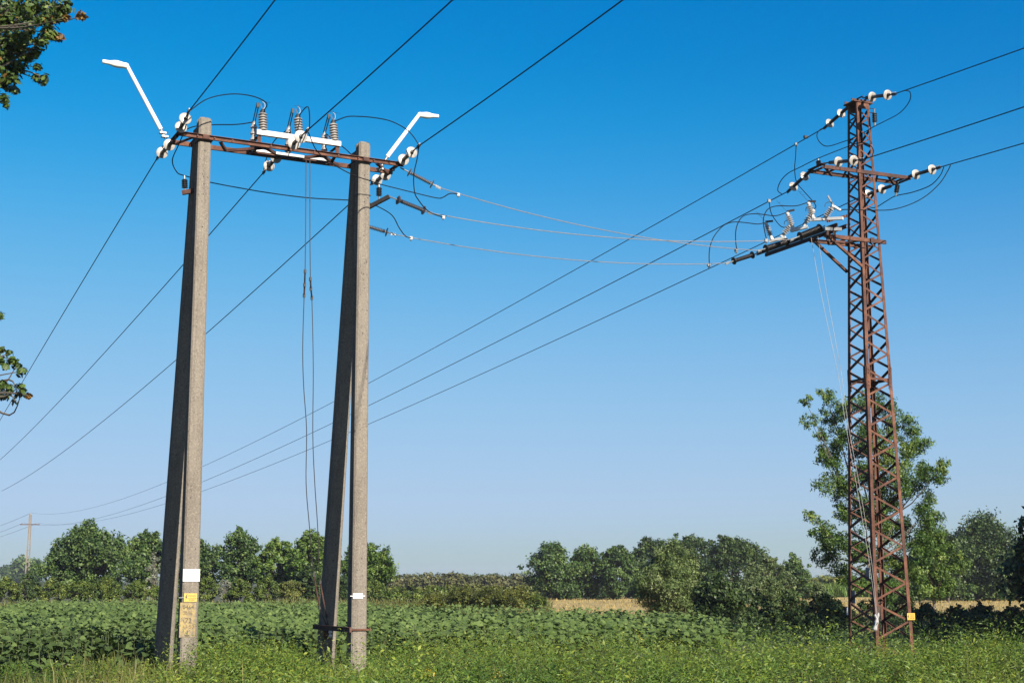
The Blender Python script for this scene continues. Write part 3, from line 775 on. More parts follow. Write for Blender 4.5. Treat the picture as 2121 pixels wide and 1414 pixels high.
# lower side arm reaching towards the concrete poles, with its switch beam
za = OnP(1815, 499, TC - e1 * (hw(9.3) + 0.03), e2)[2]
N_, F_ = AtZ(1738, 469, za + 0.085), AtZ(1576, 527, za + 0.085)
dB = nrm(F_ - N_); LB = np.linalg.norm(F_ - N_)
nB = np.array([dB[1], -dB[0], 0])                    # away from the tower when negative
hA_ = hw(za) + 0.025
cB = (N_ + F_) / 2
reach = (cB - TC) @ e2
A_ = lambda s, o, dz=0.0: TC + e2 * s + e1 * o + UPV * (za + dz)
for s in (-1, 1):
    MB().channel(A_(reach, hA_ * s), A_(hA_ + 0.12, hA_ * s), 0.085, 0.045, 0.007, side=1 if s < 0 else -1).build('side_arm_channel', 'rust', tower)
for a, b in ((reach + 0.1, reach + 0.55), (reach + 0.6, reach + 0.6), (reach + 1.0, reach + 0.62)):
    MB().angle(A_(a, -hA_, -0.05), A_(b, hA_, -0.05), 0.05, 0.006).build('side_arm_lacing', 'rust_dark', tower)
zs1 = OnP(1781, 554, TC - e1 * hw(8.7), e2)[2]
for s in (-1, 1):
    MB().angle(A_(reach + 0.15, (hA_ - 0.02) * s, -0.04), TC + e2 * (-hw(zs1)) + e1 * (hw(zs1) + 0.01) * s + UPV * (zs1 + 0.0), 0.055, 0.007).build('side_arm_brace', 'rust', tower)
    MB().box(A_(0, (hA_ + 0.03) * s, 0), e2 * 0.05, e1 * 0.006, UPV * 0.06).build('side_arm_plate', 'rust_dark', tower)
MB().bar(P(1713, 458, float(N_[1]) + 0.1), OnP(1754, 447, TC - e2 * hw(za + 0.5), e1), 0.02, 0.06).build('side_arm_stay', 'rust', tower)
# switch beam (two channels) on posts
for o in (-0.11, 0.11):
    MB().channel(N_ - dB * 0.1 + nB * o, F_ + nB * o, 0.08, 0.04, 0.007, side=1 if o < 0 else -1).build('beam_channel', 'rust_dark', tower)
for t in (0.1,):
    q = N_ + dB * LB * t
    for o in (-0.09, 0.09):
        MB().bar(q + nB * o - UPV * 0.26, q + nB * o - UPV * 0.04, 0.06, 0.02, dB).build('beam_post', 'rust_dark', tower)
MB().bar(N_ + dB * 0.3 - UPV * 0.25 + nB * 0.09, N_ + dB * 0.3 - UPV * 0.25 + e2 * 0.35, 0.05, 0.05).build('beam_foot', 'rust_dark', tower)

# ------------------------------------------------------------------ strain insulators and line wires of the tower
hd = TC + UPV * (TH + 0.1)
w1 = disc_string('pale two disc insulator at the tower head pulling left', hd + e1 * 0.25, e1, (1709, 264), [(1745, 238), (1719, 256)])
w1r = disc_string('pale two disc insulator at the tower head pulling right', hd - e1 * 0.22, -e1, (1853, 195), [(1808, 210), (1839, 199)])
l_, rr_ = XA(-1.15, 0, 0.07), XA(1.15, 0, 0.03)
w2 = disc_string('pale two disc insulator pulling left from the left end of the tower crossarm', l_ + e1 * 0.2, e1, (1633, 396), [(1672, 371), (1644, 387)])
w2r = disc_string('pale two disc insulator above the left half of the tower crossarm', l_ - e1 * 0.25, -e1, (1786, 331), [(1738, 344), (1769, 335)])
w3 = disc_string('shaded two disc insulator behind the tower under the right crossarm end', rr_ + e1 * 0.2 - UPV * 0.06, e1, (1782, 408), [(1826, 388), (1797, 400)])
w3r = disc_string('pale two disc insulator pulling right from the right end of the tower crossarm', rr_ - e1 * 0.2, -e1, (1945, 347), [(1897, 360), (1931, 351)])
FAR = P(63, 1065, 240.0); FAR[2] = 0
def long_span(label, A, pix, end):
    d = nrm((end - A) * (1, 1, 0)); s_end = np.linalg.norm((end - A)[:2])
    sz = [((OnP(*p, A, d) - A) @ d, OnP(*p, A, d)[2] - A[2]) for p in pix] 
    s, z = np.array(sz).T; k = (end[2] - A[2]) / s_end
    # z = k s + c s (s - s_end)
    g = s * (s - s_end); c = float((g * (z - k * s)).sum() / (g * g).sum())
    t = np.linspace(0, 1, 46) ** 1.4 * s_end
    return wire(label, [A + d * x + UPV * (k * x + c * x * (x - s_end)) for x in t], 0.011)
fz = P(63, 1063, 240)[2]; fz2 = P(63, 1085, 240)[2]
long_span('long wire from the tower head down to the far lattice pole', w1, [(1315, 490), (770, 793), (425, 962)], np.array([FAR[0], FAR[1], fz + 0.15]))
long_span('long wire from the left end of the tower crossarm to the far pole', w2, [(1200, 615), (770, 838), (425, 995)], FAR + e2 * -1.1 + UPV * (fz2 + 0.25))
long_span('long wire from the right end of the tower crossarm to the far pole', w3, [(1260, 660), (770, 880), (425, 1012)], FAR + e2 * 1.1 + UPV * (fz2 + 0.25))
wire('wire rising right from the tower head to the right edge', span(w1r, -e1, [(1990, 147), (2121, 100)], 32, 0.0012), 0.011)
wire('wire rising right from above the tower crossarm to the right edge', span(w2r, -e1, [(1960, 276), (2121, 221)], 32, 0.0012), 0.011)
wire('wire rising right from the right end of the tower crossarm to the right edge', span(w3r, -e1, [(2030, 324), (2121, 296)], 32, 0.0012), 0.011)

# ------------------------------------------------------------------ three pole outdoor switch on the side arm beam
ts = empty('disconnector_switch', N_ + dB * LB / 2 + UPV * 0.04, 'white V shaped three pole switch on the side arm of the tower', 'switch')
def post(a, b, n, nm='post_insulator'):
    L = np.linalg.norm(b - a); u = (b - a) / L
    o = sheds(None, a + u * L * 0.26, a + u * L * 0.84, max(4, n - 1), 0.032, 0.078, 0.035, 0.03).build(nm, 'porcelain', ts, True)
    MB().lathe(a, b, [(0, 0.05), (L * 0.05, 0.045), (L * 0.265, 0.035)], 12).build('foot', 'porc_white', o, True)
    MB().lathe(a + u * L * 0.83, b, [(0, 0.034), (L * 0.05, 0.042), (L * 0.12, 0.045), (L * 0.17, 0.03)], 12).build('cap', 'porc_white', o, True)
    return o
units = [((1599, 496), (1586, 461), (1619, 490), (1641, 462)), ((1643, 474), (1630, 440), (1664, 468), (1686, 434)), ((1685, 453), (1674, 419), (1706, 455), (1726, 425))]
tops = []
dv = -dB                                                     # unit bases lie along the arm direction
for ui, (a0, a1, b0, b1) in enumerate(units):
    t = (0.13, 0.47, 0.86)[2 - ui]
    base = N_ + dB * LB * t + UPV * 0.05
    Yd = float(base[1])
    A0 = P(*a0, Yd + 0.03); A1 = P(*a1, Yd - 0.02); B0 = P(*b0, Yd - 0.1); B1 = P(*b1, Yd - 0.25)
    post(A0, A1, 6); post(B0, B1, 6)
    bb = B0 + nrm(B0 - A0) * (0.1 if ui < 2 else 0.45); bb[2] = B0[2] - 0.03
    MB().bar(A0 - UPV * 0.03 - nrm(B0 - A0) * 0.06, bb, 0.07, 0.06).build('base_bar', 'porc_white', ts)
    q = A1 + UPV * 0.02
    MB().bar(q, q + nrm(B1 - A1) * 0.17 + UPV * 0.02, 0.035, 0.04).build('contact_arm', 'dark_steel', ts)
    m = MB().tube([q, q + UPV * 0.22 - e2 * 0.26], 0.0035, 4)
    for k in (0.6, 0.85):
        w_ = q + (UPV * 0.22 - e2 * 0.26) * k; m.tube([w_, w_ + UPV * 0.01 + e2 * 0.07], 0.003, 4)
    m.build('bird_whisker', 'dark_steel', ts)
    m = MB().tube(spline([B1, B1 + UPV * 0.06 - e2 * 0.08, B1 + UPV * 0.02 - e2 * 0.2, B1 - UPV * 0.06 - e2 * 0.22], 4), 0.007, 5)
    m.build('arcing_horn', 'dark_steel', ts)
    tops.append((A1, B1))
MB().bar(tops[2][1], tops[2][1] + UPV * 0.2 - e2 * 0.14, 0.02, 0.035).build('blade', 'galv', ts)
MB().bar(tops[2][1] - UPV * 0.02, tops[2][1] - UPV * 0.1 + e2 * 0.18, 0.05, 0.04).build('terminal', 'porc_white', ts)
MB().bar(P(1708, 474, Y(N_) - 0.1), P(1743, 475, Y(N_) + 0.1), 0.05, 0.07).build('drive_box', 'galv', ts)
MB().tube([N_ + nB * 0.2 + UPV * 0.06, F_ + nB * 0.2 + UPV * 0.06], 0.02, 8).build('drive_shaft', 'dark_steel', ts)

# composite dead-end insulators for the three cables between the poles and the tower
def composite(label, A, B, d0, d1, n=13, r=0.045, R=0.092, mat='shed'):
    """A: fixed end; B: cable end; big end discs at picture points d0, d1"""
    root = empty('composite_insulator', A, label, 'insulator')
    L = np.linalg.norm(B - A); u = (B - A) / L
    f0, f1 = pt_frac(A, B, *d0) * L, pt_frac(A, B, *d1) * L
    MB().tube([A, B], 0.014, 8).build('rod', 'galv', root, True)
    for f in (f0, f1):
        MB().lathe(A + u * (f - 0.012), B, [(0, 0.03), (0.004, R * 0.9), (0.01, R), (0.018, R * 0.96), (0.03, 0.035)], 20).build('end_disc', mat, root, True)
    sheds(None, A + u * (f0 + 0.03), A + u * (f1 - 0.03), n, r * 0.5, r, r * 0.5, r * 0.5).build('sheds', mat, root, True)
    m = MB().bar(B - u * 0.05, B + u * 0.05, 0.022, 0.04)
    for k in range(3):
        q = B - u * (0.05 - 0.045 * k); m.bar(q - UPV * 0.04, q + UPV * 0.035, 0.011, 0.011, u)
    m.build('wire_clamp', 'galv', root)
    return B
Yt2 = Y(T2)
h1 = composite('grey ribbed insulator slanting down from the right crossarm end', AX(sR - 0.02, fo + 0.1, -0.03), P(908, 388, Yt2 + 0.35), (850, 353), (895, 381))
h2 = composite('grey ribbed insulator on the bracket beside the right pole', br1, P(891, 441, Yt2 + 0.35), (823, 418), (876, 438))
h3 = composite('grey ribbed insulator half hidden behind the right pole', P(752, 466, Yt2 + 0.32), P(815, 485, Yt2 + 0.5), (757, 467), (801, 480), 12)
eB = [N_ + dB * LB * t - nB * 0.13 * (1 if (TC - cB) @ nB > 0 else -1) - UPV * 0.0 for t in (0.93, 0.6, 0.2)]
t3 = composite('black ribbed insulator at the far left tip of the tower side arm', eB[0], P(1506, 545, Y(eB[0]) - 0.45), (1557, 525), (1519, 538), 12, 0.05, 0.088, 'rod')
t2_ = composite('black ribbed insulator in the middle of the tower side arm beam', P(1642, 497, Y(eB[1])), P(1573, 519, Y(eB[1]) - 0.45), (1629, 502), (1586, 514), 14, 0.068, 0.095, 'rod')
t1_ = composite('black ribbed insulator nearest the tower on the side arm beam', P(1708, 468, Y(eB[2])), P(1640, 496, Y(eB[2]) - 0.45), (1697, 472), (1657, 489), 14, 0.07, 0.095, 'rod')
def between(label, A, B, pix):
    L = np.linalg.norm((B - A)[:2]); d = nrm((B - A) * (1, 1, 0)); k = (B[2] - A[2]) / L
    s, z = np.array([((OnP(*p, A, d) - A) @ d, OnP(*p, A, d)[2] - A[2]) for p in pix]).T
    g = s * (s - L); c = max(0.004, float((g * (z - k * s)).sum() / (g * g).sum()))
    return wire(label, [A + d * x + UPV * (k * x + c * x * (x - L)) for x in np.linspace(0, L, 30)], 0.0085, 'alu', 'tower_cable')
between('pale bare cable to the tower starting highest at the right pole', h1, t2_, [(1150, 449), (1300, 488), (1440, 511)])
between('pale bare cable to the tower, middle one at the right pole', h2, t1_, [(1100, 475), (1300, 495), (1500, 499)])
between('pale bare cable to the tower, lowest of the three', h3, t3, [(1000, 517), (1200, 539), (1350, 547)])
def clampbox(label, p, s=0.035, mat='galv'):
    root = empty('wire_connector', p, label, 'connector')
    MB().box(p, e2 * s, e1 * s * 0.6, UPV * s).build('body', mat, root)
    MB().bar(p - UPV * s * 1.9, p - UPV * s, 0.02, 0.02, e1).build('bolt', 'dark_steel', root)
clampbox('pale wire connector on the highest tower cable near the right pole', P(949, 403, 26.95), 0.03)
clampbox('pale wire connector on the middle tower cable near the right pole', P(918, 450, 26.95), 0.03)
clampbox('pale wire connector on the lowest tower cable near the right pole', P(851, 493, 26.9), 0.03)
clampbox('wire connector on the lowest tower cable left of the side arm', P(1468, 549, Y(t3) - 0.15))
clampbox('wire connector on the cable just above the side arm tip insulator', P(1525, 519, Y(t2_) - 0.2))
clampbox('wire connector beside the foot of the far switch insulator', P(1587, 498, Y(t1_) - 0.2))
c_w1 = P(1649, 299, 33.24); c_w2 = P(1593, 416, 32.25)
clampbox('wire connector hanging on the wire left of the tower head', c_w1)
clampbox('wire connector on the wire left of the tower crossarm', c_w2)
MB().box(P(1669, 284, 32.9), e2 * 0.05, e1 * 0.03, UPV * 0.03).build('wire_damper', 'dark_steel', None, False, 'small dark damper on the wire left of the tower head', 'damper')

# tower jumpers
lead('black jumper looping round the tower head below its insulators',
     [(1874, 188), (1884, 190), (1886, 203), (1878, 219), (1861, 236), (1835, 250), (1811, 262), (1794, 272), (1767, 286), (1746, 294), (1715, 303), (1700, 297), (1692, 282), (1697, 270), (1709, 264)],
     29.4, Y(w1), None, w1)
lead('black jumper curving over the left end of the tower crossarm',
     [(1806, 325), (1809, 311), (1799, 299), (1781, 296), (1753, 305), (1695, 328), (1656, 347), (1631, 360), (1616, 377), (1611, 394), (1619, 402)], 28.7, 31.8, None, None, ease=[0, .15, .3, .4, .5, .6, .7, .8, .9, .95, 1])
lead('upper black jumper hanging below the right end of the tower crossarm',
     [(1955, 346), (1947, 364), (1927, 384), (1891, 398), (1855, 406), (1835, 417), (1812, 430), (1795, 425), (1782, 408)], 30.0, Y(w3), None, w3)
lead('lower black jumper swinging from the right wire to the switch terminal',
     [(1969, 342), (1962, 356), (1947, 379), (1919, 405), (1886, 423), (1848, 434), (1810, 435.5), (1753, 434), (1737, 431)], 29.8, 29.7, None, tops[2][1] - UPV * 0.1 + e2 * 0.18, ease=[0, .2, .4, .8, 1.2, 1.4, 1.2, 1, 1])
lead('black jumper dropping from the tower head wire to the switch', [(1649, 299), (1648, 323), (1646, 351), (1650, 377), (1664, 395), (1682, 415), (1690, 427), (1686, 434)], 33.2, Y(tops[1][1]), c_w1, tops[1][1])
lead('black jumper dropping from the crossarm wire to the far switch pole', [(1592, 419), (1596, 437), (1604, 453), (1618, 469), (1630, 470), (1641, 462)], 32.2, Y(tops[0][1]), c_w2, tops[0][1])
lead('black jumper arching left from the far switch insulator', [(1586, 464), (1569, 464), (1543, 461), (1519, 460), (1499, 467), (1482, 485), (1473, 503), (1469, 523), (1469, 548)], Y(tops[0][0]), Y(t3) - 0.15, tops[0][0])
lead('black jumper arching left from the middle switch insulator', [(1630, 443), (1606, 447), (1579, 444), (1557, 443), (1539, 448), (1529, 461), (1524, 479), (1524, 501), (1526, 518)], Y(tops[1][0]), Y(t2_) - 0.2, tops[1][0])
lead('black jumper arching left from the near switch insulator', [(1674, 424), (1648, 426.5), (1612, 426.5), (1594, 431), (1585, 441), (1581, 457), (1583, 475), (1588, 497)], Y(tops[2][0]), Y(t1_) - 0.2, tops[2][0])
pin('dark pin insulator hanging right of the tower head', P(1811, 226, 30.8), P(1812, 262, 30.8))
MB().bar(P(1796, 224, 31), P(1813, 226, 30.8), 0.015, 0.015).bar(P(1792, 233, 31), P(1813, 234, 30.8), 0.015, 0.015).build('hanger', 'galv', tower)
pin('dark pin insulator standing on the left crossarm end of the tower', XA(-1.05, 0.1, 0.05), P(1694, 328, Y(XA(-1.05, 0.1))))
pin('dark pin insulator hanging under the right crossarm end of the tower', XA(1.02, 0, -0.05), P(1855, 406, Y(XA(1.02, 0))))

# pale rope from the side arm to the tower foot
def rope(label, pix, Ys):
    return wire(label, spline([P(x, y, yy) for (x, y), yy in zip(pix, Ys)], 4), 0.0045, 'rope', 'pull_rope', 5)
rope('pale thin pull rope from the side arm to the tower foot, left of two', [(1680, 492), (1700, 605), (1735, 770), (1752, 880), (1775, 1010), (1800, 1160), (1817, 1285)], [30.2, 30.2, 30.2, 30.2, 30.2, 30.2, 30.25])
rope('pale thin pull rope from the side arm to the tower foot, right of two', [(1694, 490), (1712, 605), (1742, 770), (1757, 880), (1781, 1010), (1805, 1160), (1818, 1288)], [30.1, 30.15, 30.15, 30.15, 30.15, 30.2, 30.25])
kn = empty('tied_rag', P(1816, 1300, 30.22), 'white rag tied to the rope at the tower foot', 'rag')
MB().lathe(P(1820, 1268, 30.22), P(1812, 1303, 30.2), [(0, 0.012), (0.06, 0.03), (0.12, 0.02), (0.2, 0.045), (0.28, 0.035), (0.36, 0.05), (0.39, 0.02)], 7).build('cloth', 'rope', kn)
MB().lathe(P(1812, 1272, 30.22), P(1820, 1288, 30.2), [(0, 0.03), (0.1, 0.02), (0.16, 0.012)], 6).build('loose_end', 'rope', kn)

# tower signs
def sign_at(name, label, c, r, n, w, h, mat):
    u = UPV; root = empty(name, c - u * h / 2, label, 'sign')
    MB().box(c, r * w / 2, u * h / 2, n * 0.004).build('plate', mat, root); return root, c + n * 0.004
c = corner(1, 0.0); c = P(1887, 1276, Y(corner(1, 0.95)) - 0.06)
rv, nv = e2, -e1
g, cc = sign_at('warning_sign', 'small yellow warning sign on the right tower leg', c, rv, nv, 0.20, 0.142, 'yellow')
bolt_glyph(g, cc - rv * 0.072, rv, UPV, nv, 0.1)
for k, t_ in ((0.25, 'VIGYÁZZ'), (-0.02, 'NAGY'), (-0.26, 'FESZÜLTSÉG')):
    text_mesh('lettering', t_, 'faint_paint', g, cc + rv * 0.02 + UPV * 0.142 * k, rv, UPV, 0.036, nv, 0.62 if len(t_) > 5 else 0.9)
c = P(1797, 1188, Y(corner(3, 1.8)) - 0.2)
sign_at('grey_plate', 'grey plate hung inside the tower on its left face', c, -e1 * -1, -e2, 0.13, 0.27, 'sign_grey')
c = P(1766, 1236, Y(corner(3, 1.3)) - 0.05)
sign_at('grey_plate', 'grey plate low on the left tower leg', c, e1, -e2, 0.2, 0.26, 'sign_grey')
c = P(1757, 1265, Y(corner(3, 1.0)))
sign_at('number_tag', 'narrow pale number tag on the left tower leg', c, nrm(e2 - e1), nrm(-e2 - e1), 0.07, 0.16, 'sign_white')

# ------------------------------------------------------------------ far lattice pole at the left
fp = empty('far_line_pole', FAR, 'slender far line pole standing among the bushes at the left', 'utility pole')
fh = P(63, 1065, 240)[2]
for s in (-1, 1):
    MB().bar(FAR + e2 * 0.30 * s - UPV * 0.5, FAR + e2 * 0.12 * s + UPV * fh, 0.16, 0.2).build('leg', 'concrete', fp)
k = 0.9
while k < fh:
    ww = 0.30 + (0.12 - 0.30) * k / fh
    MB().bar(FAR - e2 * (ww - 0.06) + UPV * k, FAR + e2 * (ww - 0.06) + UPV * k, 0.16, 0.14).build('rung', 'concrete', fp); k += 0.95
zf = P(63, 1086, 240)[2]
MB().bar(FAR - e2 * 1.55 + UPV * zf, FAR + e2 * 1.55 + UPV * (zf + 0.05), 0.14, 0.14).build('crossarm', 'rust_dark', fp)
for q in (FAR + e2 * -1.1 + UPV * zf, FAR + e2 * 1.1 + UPV * zf, FAR + UPV * fh):
    MB().lathe(q, q + UPV, [(0, 0.05), (0.08, 0.08), (0.2, 0.07), (0.28, 0.03)], 8).build('pin_insulator', 'disc', fp)
for lb, off, y0 in (('thin wire leaving the far pole top to the left', 0, fh + 0.2), ('thin wire leaving the far pole crossarm to the left, upper', -1.1, zf + 0.25), ('thin wire leaving the far pole crossarm to the left, lower', 1.1, zf + 0.25)):
    a = FAR + e2 * off + UPV * y0; d = nrm((-0.62, -0.785, 0)) if False else nrm((-0.50, 0.866, 0))
    wire(lb, [a + d * s + UPV * (-0.055 * s + 0.00028 * s * s) for s in np.linspace(0, 190, 20)], 0.02)

# ================================================================== ground
def sheet(name, pts, z, mat, sub=None):
    m = MB(); m.add([(x, y, z) for x, y in pts], [tuple(range(len(pts)))])
    o = m.build(name, mat, None, kind='structure'); return o
sheet('ground', [(-1500, -200), (1500, -200), (1500, 1600), (-1500, 1600)], 0.0, 'ground')
def near_edge(x): return np.interp(np.asarray(x), [-12, -9, -7, -5.5, -2.8, 0, 5.9], [25.0, 25.8, 27.4, 28.2, 29.2, 30.2, 34.5])
FX1, FY1 = 5.9, 71.0
def far_edge(x): return np.interp(np.asarray(x), [-60, -11, 3.5, 5.9], [FY1, FY1, 48.0, 43.0])
sheet('crop_soil', [(-60, 24.5), (-9, 25.3), (-5.5, 27.8), (0, 29.8), (5.9, 34.2), (5.9, 43), (3.5, 48), (-11, FY1), (-60, FY1)], 0.004, 'soil')
sheet('stubble_field', [(0.6, 57), (9, 47), (120, 47), (120, 160), (2.2, 150)], 0.004, 'stubble')

def vnoise(x, y, s, seed=0):
    """smooth value noise 0..1"""
    r = np.random.default_rng(seed); g = r.random((64, 64))
    x = np.asarray(x) / s + 500; y = np.asarray(y) / s + 500
    xi, yi = np.floor(x).astype(int), np.floor(y).astype(int); fx, fy = x - xi, y - yi
    fx = fx * fx * (3 - 2 * fx); fy = fy * fy * (3 - 2 * fy)
    a = g[xi % 64, yi % 64]; b = g[(xi + 1) % 64, yi % 64]; c = g[xi % 64, (yi + 1) % 64]; d = g[(xi + 1) % 64, (yi + 1) % 64]
    return (a * (1 - fx) + b * fx) * (1 - fy) + (c * (1 - fx) + d * fx) * fy
def rowcross(a, b): return np.cross(a, b)
def rn(v): return v / np.maximum(np.linalg.norm(v, axis=-1, keepdims=True), 1e-9)
def diamonds(p, d, n, ln, wd, fold=0.15):
    """leaf quads: centre p, direction d, normal n (all (N,3))"""
    s = rn(rowcross(d, n)); ln = ln[:, None]; wd = wd[:, None]
    V = np.stack([p - d * ln / 2, p + s * wd / 2 + n * wd * fold - d * ln * 0.08, p + d * ln / 2, p - s * wd / 2 + n * wd * fold - d * ln * 0.08], 1)
    N = len(p); F = np.arange(N * 4).reshape(N, 4)
    return V.reshape(-1, 3), F
def rdir(r, n):
    v = r.normal(size=(n, 3)); return rn(v)
def crown_leaves(r, C, R, n, ln, wd, tuft=0.42, tufts=11, up=0.5, outw=0.6, zsq=0.85, droop=0.3, tint0=None):
    """n leaves gathered in tufts on clumps with centres C, radii R"""
    K = len(C); w = R ** 2.0; w = w / w.sum()
    ci = r.choice(K, n, p=w)
    td = rdir(r, K * tufts).reshape(K, tufts, 3); tr = r.random((K, tufts)) ** 0.45
    ti = r.integers(0, tufts, n)
    tc = td[ci, ti] * tr[ci, ti][:, None]
    off = tc + np.clip(r.normal(size=(n, 3)), -1.9, 1.9) * tuft * 0.6
    off[:, 2] *= zsq
    p = C[ci] + off * R[ci][:, None]
    nn = rn(rn(off) * outw + np.array([0, 0, up]) + r.normal(size=(n, 3)) * 0.55)
    d = rdir(r, n); d[:, 2] -= droop; d = rn(d - nn * (d * nn).sum(1, keepdims=True))
    l = ln * (0.65 + 0.7 * r.random(n)); wv = wd * (0.65 + 0.7 * r.random(n))
    V, F = diamonds(p, d, nn, l, wv)
    cb = r.normal(0, 0.17, K); tb = r.normal(0, 0.15, (K, tufts))
    t = np.clip(0.46 + cb[ci] + tb[ci, ti] + r.normal(0, 0.16, n), 0, 1)
    if tint0 is not None: t = np.clip(t + tint0, 0, 1)
    return V, F, np.repeat(t, 4)
def limbs(m, base, tops, r0, r, fork=0.35, nseg=4, bend=0.08):
    """trunk from base, limbs forking off towards the points in tops"""
    top = np.mean(tops, 0); hi = max(t[2] for t in tops)
    H = hi - base[2]
    trunk = [base - np.array([0, 0, 0.3])]
    for k in range(1, 6):
        f = k / 5 * 0.72
        trunk.append(base + (np.array([top[0], top[1], base[2]]) - base) * f + np.array([r.normal() * bend, r.normal() * bend, H * f]))
    m.tube(trunk, r0, 7, r0 * 0.35)
    for t in tops:
        f = np.clip(fork + 0.5 * (t[2] - base[2] - fork * H) / max(H, 0.1), 0.12, 0.95)
        s = np.array(trunk[0]) * 0 + trunk[1 + min(4, int(f * 4.2))] - np.array([0, 0, 0])
        mid_ = (s + t) / 2 + np.array([r.normal() * bend, r.normal() * bend, -0.06 * np.linalg.norm(t - s)])
        L = np.linalg.norm(t - s)
        m.tube([s, mid_, t], r0 * 0.34, 5, r0 * 0.07)
def make_tree(name, label, cat, base, C, R, n, ln, wd, mat, seed, r0=None, group=None, limb_max=26, extra=None, **kw):
    r = np.random.default_rng(seed)
    base = np.asarray(base, float); C = np.asarray(C, float); R = np.asarray(R, float)
    root = empty(name, base, label, cat, group)
    H = (C[:, 2] + R).max() - base[2]
    m = MB(); r0 = r0 or H * 0.018
    ids = np.argsort(-R)[:limb_max]
    limbs(m, base, [C[i] for i in ids], r0, r)
    m.build('trunk', 'bark', root, True)
    V, F, t = crown_leaves(r, C, R, n, ln, wd, **kw)
    me = arr_mesh('crown', V - base, [F], t)
    link_mesh('crown', me, M[mat], root)
    return root
def envelope(r, cx, cy, z0, z1, hw_, n, dep=0.85, egg=0.75, rad=(0.26, 0.42), top_spread=1.0):
    """uneven crown: clumps through an egg-shaped volume whose outline bulges and dips, with small sprigs outside"""
    C, R = [], []; ph = r.random(6) * 6.28
    def bulge(a, t): return 0.86 + 0.16 * math.sin(2 * a + ph[0] + 3 * t) + 0.12 * math.sin(3 * a + ph[1] - 5 * t) + 0.10 * math.sin(7 * t + ph[2] + a)
    def topz(a): return 0.90 + 0.06 * math.sin(2 * a + ph[3]) + 0.05 * math.sin(5 * a + ph[4])
    for k in range(n):
        t = float(np.clip((k + 0.5) / n + r.normal() * 0.04, 0.02, 0.98)); a = k * 2.399 + r.normal() * 0.5
        prof = max(0.2, math.sin(math.pi * t ** egg) ** 0.6) * bulge(a, t)
        cr = hw_ * r.uniform(*rad) * (0.75 + 0.25 * prof)
        rho = max(0.0, hw_ * prof * 1.08 - cr * 0.75) * math.sqrt(0.25 + 0.75 * r.random())
        C.append((cx + math.cos(a) * rho, cy + math.sin(a) * rho * dep, z0 + (z1 - z0) * t * topz(a) - (cr * 0.4 if t > 0.85 else 0))); R.append(cr)
    for k in range(n // 2):
        t = r.uniform(0.3, 1.0); a = r.random() * 6.28
        prof = max(0.12, math.sin(math.pi * t ** egg) ** 0.6) * bulge(a, t)
        rho = hw_ * prof * r.uniform(0.8, 1.02); cr = hw_ * r.uniform(0.06, 0.13)
        C.append((cx + math.cos(a) * rho, cy + math.sin(a) * rho * dep, z0 + (z1 - z0) * t * (topz(a) + 0.03))); R.append(cr)
    return np.array(C), np.array(R)
def px_tree(name, label, cat, px, top, hw_px, Yd, bottom, mat, seed, n=7000, clumps=34, ln=0.26, wd=0.17, group=None, egg=0.75, rad=(0.15, 0.29), dep=0.85, **kw):
    clumps = int(clumps * 1.6); n = int(n * 2.55); ln *= 0.64; wd *= 0.66
    r = np.random.default_rng(seed)
    b = P(px, 1200, Yd); z1 = P(px, top, Yd)[2]; z0 = P(px, bottom, Yd)[2]
    hw_ = hw_px / FPX * Yd * (1.2 if group in (LG, RG) else 1.0)
    C, R = envelope(r, b[0], Yd, max(z0, 0.15), z1, hw_, clumps, dep, egg, rad)
    return make_tree(name, label, cat, (b[0], Yd, 0), C, R, n, ln, wd, mat, seed + 1, group=group, **kw)

# ================================================================== trees and shrubs
LG = 'trees along the far left field edge'
RG = 'trees behind the stubble field'
px_tree('broadleaf_tree', 'big rounded broadleaf tree, leftmost of the left field edge', 'tree', 178, 1078, 86, 100, 1215, 'lf_tree', 11, 11000, 52, 0.3, 0.2, LG, 0.62)
px_tree('broadleaf_tree', 'rounded tree just left of the left concrete poles', 'tree', 300, 1092, 50, 104, 1205, 'lf_tree', 12, 6500, 34, 0.3, 0.2, LG)
px_tree('broadleaf_tree', 'tree partly hidden behind the left concrete poles', 'tree', 398, 1104, 52, 104, 1215, 'lf_tree', 13, 5000, 30, 0.3, 0.2, LG)
px_tree('broadleaf_tree', 'tall loose tree just right of the left concrete poles', 'tree', 497, 1090, 54, 100, 1215, 'lf_tree', 14, 5200, 34, 0.28, 0.19, LG, 0.6, (0.2, 0.34))
px_tree('broadleaf_tree', 'bright green tree midway between the two concrete pole pairs', 'tree', 572, 1112, 46, 98, 1220, 'lf_bright', 15, 5200, 30, 0.28, 0.19, LG)
px_tree('broadleaf_tree', 'dense green tree behind the hanging control rods', 'tree', 645, 1097, 58, 94, 1225, 'lf_bright', 16, 7500, 40, 0.28, 0.18, LG, 0.65)
px_tree('broadleaf_tree', 'spreading green tree right of the right concrete poles', 'tree', 752, 1122, 66, 94, 1222, 'lf_bright', 17, 7000, 40, 0.28, 0.18, LG, 0.7)
px_tree('silver_shrub', 'silvery grey shrub under the trees beside the left poles', 'shrub', 318, 1142, 20, 88, 1232, 'lf_silver', 18, 1500, 16, 0.2, 0.1, None, 0.7)
px_tree('silver_shrub', 'low silvery shrub behind the field right of the left poles', 'shrub', 468, 1198, 20, 82, 1238, 'lf_silver', 19, 900, 10, 0.16, 0.09, None, 0.7)
px_tree('dark_shrub', 'dark green dense bush below the tree behind the rods', 'shrub', 640, 1168, 40, 86, 1236, 'lf_dark', 20, 2600, 20, 0.22, 0.15, None, 0.6)
k = 0
